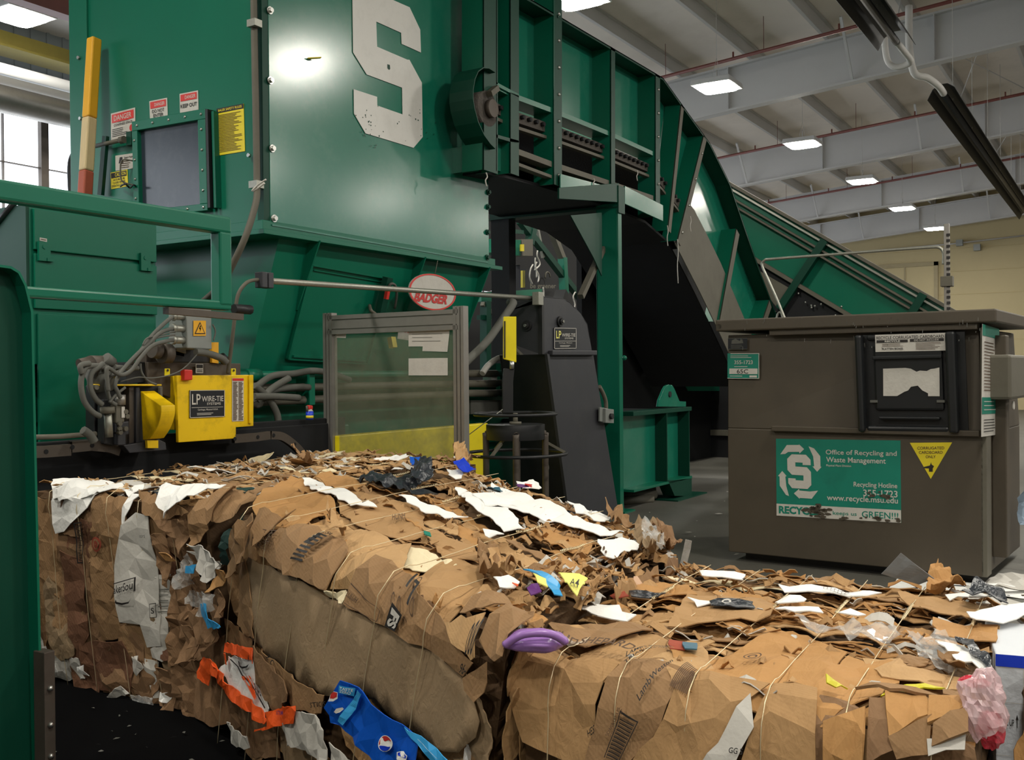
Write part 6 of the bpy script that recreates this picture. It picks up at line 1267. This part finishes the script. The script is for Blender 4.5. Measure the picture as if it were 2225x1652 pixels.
for k,(P,mt) in enumerate(((((1620,725),(1780,700),(1832,800),(1665,852)),c3),(((1800,730),(1950,738),(1962,812),(1815,835)),c3),(((1390,800),(1550,780),(1560,905),(1400,905)),c3),(((1660,850),(1830,810),(1830,905),(1700,905)),c4),(((1840,840),(1980,820),(1990,880),(1840,890)),c4),(((1480,680),(1620,690),(1800,700),(1850,720),(1640,735)),c4),(((1560,740),(1640,740),(1700,880),(1580,905)),c5),(((1850,660),(1960,690),(1960,740),(1860,730)),c4))):
    psheet(chC,D,z7(*P),.075+.005*(k%3),mt,C_,name='box_flap',cell=.04,crump=.008,jag=.002,seed=370+k,th=.008)
psheet(chC,D,z7((1360,660),(1450,655),(1410,690),(1375,695)),.08,'ygrn',C_,name='yellow_film',crump=.02,cell=.02,seed=380); psheet(chC,D,z7((1820,865),(1980,870),(1980,905),(1830,905)),.07,'offw',C_,name='white_flap',seed=381)
# carton print (slanted text running up to the right)
decal(chC,D,z7((515,545),(660,470),(680,480),(530,580)),[('ink',"LAMB'S SUPREME",0,.1,1,.85)],f2_,.09); decal(chC,D,z7((525,585),(690,480),(700,490),(540,600)),[('ink','TRIANGLE HASH',0,0,.9,.75)],f2_,.09)
decal(chC,D,z7((620,665),(705,560),(722,575),(640,685)),[('ink','LambWeston',0,0,1,.8)],f2_,.074)
bq=z7((560,700),(640,735),(560,905),(500,880)); decal(chC,D,bq,[('ink','r',0,0,.05,1),('ink','r',.95,0,1,1),('ink','r',0,.97,1,1)]+[('ink','r',.1,.04*j+.02,.9,.04*j+.02+.012+.016*(j%2)) for j in range(23)],f2_,.074)
decal(chC,D,z7((500,790),(545,690),(575,700),(530,800)),[('cink','SOWER LBT US',0,.5,1,.9),('cink','(COLCCOLD DEACAP',0,0,1,.35)],f2_,.074); decal(chC,D,z7((430,770),(460,745),(460,780),(435,800)),[('ink','HES',0,0,1,1)],f2_,.074)
# purple jug + bubble film in the near corner
jc=CC+ray(1160,1392)*2.78; b=MB()
b.ball((0,0,0),1,28,18); jv=[]
for x,y,z in b.v:
    p=V((x,y,z)); q=.16*noise.noise(p*1.7+V((5,1,2)))+.06*noise.noise(p*5)
    p=V((math.copysign(abs(x)**.8,x),y,z))*(1+q); jv.append(jc+CR*p.x*.088+CF*p.y*.07+V((0,0,1))*(p.z*.028-p.x*.0))
b.v=jv; jg=ob('crushed_jug',b,'purple',C_,'crushed purple plastic jug')
ob('jug_handle',MB().tube(spline([jc+CR*-.08+V((0,0,.0))-CF*.05,jc+CR*-.03+V((0,0,.034))-CF*.07,jc+CR*.04+V((0,0,.036))-CF*.07,jc+CR*.085+V((0,0,.008))-CF*.05],6),.011,8),'purple',jg)
psheet(chC,D,z7((85,430),(150,415),(250,408),(315,430),(318,470),(280,488),(200,460),(140,440)),.085,'film',C_,name='bubble_film',cell=.015,crump=.02,seed=391,sol=False)
psheet(chC,D,z7((85,435),(130,430),(190,450),(150,455),(100,445)),.075,'white',C_,name='white_label',seed=392)
# pink bag at right corner
def lump(name,x,y,d,sx,sz,sy,mt,par,lb=None,seed=0,amp=.35,n=34):
    c=CC+ray(x,y)*d; b=MB(); b.ball((0,0,0),1,n,n//2); o_=[]
    for q in b.v:
        p=V(q); k=1+amp*noise.noise(p*1.6+V((seed,0,0)))+.16*noise.noise(p*5+V((seed,2,0)))+.07*noise.noise(p*13); p=p*k; o_.append(c+CR*p.x*sx+CF*p.y*sy+V((0,0,1))*p.z*sz)
    b.v=o_; b.sm=[False]*len(b.f); return ob(name,b,mt,par,lb)
bagp=lump('pinkish_film_bag',2136,1528,2.33,.052,.075,.05,'pinkfilm',C_,'crumpled translucent pinkish bag',3)
lump('red_film',2152,1585,2.34,.03,.04,.03,'rfilm',C_,None,5); lump('red_film',2118,1482,2.36,.03,.012,.03,'rfilm',C_,None,7)
lump('crumpled_kraft',1985,1440,2.75,.05,.016,.05,c4,C_,None,9)
for k in range(6): wire(chC,C_,.12+.195*k,lean=.02,tw=.85+.03*k,seed=60+k,lift=.064,r=.0016,vend=chC.T*.95)
# upright scraps at its far edge
def freesheet(name,P,mt,parent,lb=None,sub=5,amp=.01,seed=0,th=.003):
    b=MB(); n=sub; g=[]
    A_,B_,C2,D2=[V(p) for p in P]; N=(B_-A_).cross(D2-A_).normalized()
    for i in range(n+1):
        for j in range(n+1):
            p=A_.lerp(B_,i/n).lerp(D2.lerp(C2,i/n),j/n); g.append(p+N*amp*noise.noise(p*14+V((seed,0,0)))*2)
    b.add(g,[(i*(n+1)+j,(i+1)*(n+1)+j,(i+1)*(n+1)+j+1,i*(n+1)+j+1) for i in range(n) for j in range(n)]); return ob(name,b,mt,parent,lb,sol=th)
xk=3.85
freesheet('grey_card',[onX(xk,1915,1247),onX(xk+.05,1997,1270),onX(xk+.05,2030,1258),onX(xk,1958,1203)],mat('printed_grey_card',(118,124,128),.5,0,.3,25),C_,'upright grey printed card',6,.006,1)
psheet(chC,U,[(2015,1262),(2022,1232),(2038,1228),(2066,1244),(2100,1268),(2060,1278)],.09,c3,C_,name='crumpled_kraft',cell=.02,crump=.04,seed=396,curl=.05)
freesheet('clear_tube',[onX(3.95,1468,1268),onX(3.95,1484,1268),onX(3.95,1503,1176),onX(3.95,1490,1172)],'film',C_,'crushed clear tube',5,.01,3)
# ---------------------------------------------------------------- loose board beyond C at the right
Dd=thing('cardboard_bale','partly seen bale right of the front bale, topped with white sheets','bale',(3.8,-.2,0))
m0,m1,m2,m3=(3.0,.27,.70),(3.15,-.6,.68),(4.2,-.55,.70),(4.1,.3,.72)
chD=Chart(m0,m1,m3,m2,(3.0,.27,0),(3.15,-.6,0),amp=.02,seed=6)
core(Dd,[(3.0,.27,0),(3.15,-.6,0),(4.2,-.55,0),(4.1,.3,0),m0,m1,m2,m3])
scatter(chD,Dd,14,'t',401,(.2,.5),(.1,.25),tl=.3,cols=[c1,c3,c2],whites=.25); scatter(chD,Dd,12,'d',402,(.15,.3),(.3,.5),tl=.1)
shreds(chD,Dd,120,'t',403,mats=[0,1,'white','offw'])
psheet(chD,U,[(2100,1330),(2170,1322),(2225,1310),(2240,1335),(2180,1348),(2120,1345)],.07,'white',Dd,name='white_paper_sheet',seed=404)
psheet(chD,U,[(2090,1290),(2130,1268),(2180,1280),(2190,1308),(2140,1300)],.09,'darkbag',Dd,name='black_film',crump=.03,seed=405)
# white carton at the right edge
wc=thing('white_carton','white corrugated carton with a blue top band at the lower right corner','box',(2.75,-.35,0))
dW=2.85; q0=CC+ray(2163,1421)*dW; n0=(CR*.93+CF*-.36); n0.z=0; n0.normalize()
def wp(t,z,dep=0):
    p=V((q0.x,q0.y,z))+n0*t+V((-n0.y,n0.x,0))*dep; return p
zt=q0.z; wf_=Frame(wp(0,zt),wp(.5,zt),wp(.5,0),wp(0,0))
sgn=1 if (wp(0,0,1)-CC).length>(wp(0,0,0)-CC).length else -1
b=MB().hexa([wp(0,0),wp(.5,0),wp(.5,0,.4*sgn),wp(0,0,.4*sgn),wp(0,zt),wp(.5,zt),wp(.5,zt,.4*sgn),wp(0,zt,.4*sgn)]); ob('carton_body',b,mat('white_corrugated',(206,210,216),.7,0,.04,20,.2,30),wc,bev=.004)
b=MB(); wf_.rect(b,0,.955,1,1,.002); ob('blue_band',b,'royal',wc,'blue top band')
b=MB(); wf_.text(b,'THIS SIDE UP',-.16+.18,.72,.1+.0,.75,.003) if 0 else wf_.text(b,'G SIDE UP',.005,.735,.092,.76,.003); wf_.poly(b,[(.105,.73),(.109,.73),(.109,.76),(.114,.76),(.107,.78),(.1,.76),(.105,.76)],.003); ob('printing',b,'ink',wc)
b=MB()
for z in (.62,.82): wf_.rect(b,0,z,1,z+.002,.0015)
wf_.rect(b,.14,0,.144,.95,.0015); ob('tape_strapping',b,'offw',wc)
# ================================================================ floor litter and near-black floor sheet
mp_=ob('near_black_sheet',MB().box(-1,5.1,1.7,4.86,.0,.006),'near_black'); mp_['kind']='structure'; mp_.name='floor_dark_sheet'  # thin near-black sheet added to darken the floor around the bales
def litter(name,n,fx,seed,mats,label,cat,size=(.01,.05)):
    R=random.Random(seed); b=MB()
    for i in range(n):
        x,y=fx(R); s=R.uniform(*size); a=R.random()*6.3; z=.012+R.random()*.01
        t=V((math.cos(a),math.sin(a),R.uniform(-.1,.1)))*s; u=V((-math.sin(a),math.cos(a),R.uniform(-.2,.2)))*s*R.uniform(.2,.7); p=V((x,y,z))
        b.add([p-t,p+u*.8+V((0,0,.004)),p+t,p-u],[(0,1,2,3)])
    o=ob(name,b,mats,None,kind='stuff'); setp(o,label,cat); return o
litter('paper_litter',130,lambda R:(R.uniform(5.5,14),R.uniform(1.8,4.6)),1,'offw','scattered pale paper scraps on the dark floor before the column and dumpster','litter')
litter('board_litter',60,lambda R:(R.gauss(2.6,.4),R.gauss(3.6,.5)),2,'hose','scattered grey scraps on the black floor in front of the left bale','litter',(.005,.02))
# waste pile right of the dumpster
pp=onZ(.5,2215,1170)
wp_=thing('waste_heap','pile of clear film and papers on the floor right of the dumpster','waste pile',(onZ(0,2215,1260).x,onZ(0,2215,1260).y,0))
R=random.Random(77); base=onZ(0,2235,1262)
chW=Chart(base+V((.35,.55,.0)),base+V((-.2,-.9,.0)),base+V((1.2,.3,.75)),base+V((.9,-1.1,.7)),base+V((.3,.55,-.05)),base+V((-.25,-.9,-.05)),amp=.08,seed=9)
for k in range(16):
    P=rpoly(R,R.uniform(0,chW.W),R.uniform(.05,chW.T),R.uniform(.2,.5),R.uniform(.15,.4),R.uniform(0,3)); sheet(chW,clampv(P,chW,.05,0,chW.T),.03+.02*R.random(),R.choice([M['film'],M['film'],M['white'],M['bluesheet'],c1]),wp_,'film_or_paper_sheet',tilt=(R.gauss(0,.3),R.gauss(0,.3)),crump=.04,cell=.04,seed=500+k)
# papers strewn on the floor behind bale C
R=random.Random(31)
for k,(x,y,mt,lb) in enumerate(((2010,1272,'white','white paper sheet flat on the floor left of the black sheet'),(2080,1285,'darkbag','black plastic sheet on the floor below the dumpster corner'),(2125,1300,'offw','off-white sheet on the floor in front of the dumpster corner'),(2175,1300,'hose','grey sheet on the floor right of the dumpster corner'),(2195,1285,'white','white sheet on the floor at the right edge, nearest the bales'),(2205,1262,'offw','off-white sheet on the floor at the right edge, under the film pile'))):
    p=onZ(.02,x,y); a=R.uniform(0,3); l,w_=R.uniform(.25,.5),R.uniform(.15,.3); t=V((math.cos(a),math.sin(a),0))*l; u=V((-math.sin(a),math.cos(a),0))*w_
    o=freesheet('paper_sheet',[p-t-u,p+t-u,p+t+u,p-t+u],mt,None,None,5,.012,k); setp(o,lb,'paper')
# ================================================================ light
W_=bpy.data.worlds.new('world'); SC.world=W_; W_.use_nodes=True; bg=W_.node_tree.nodes['Background']; bg.inputs[0].default_value=(.95,.97,1,1); bg.inputs[1].default_value=.42
vs.exposure=0.68
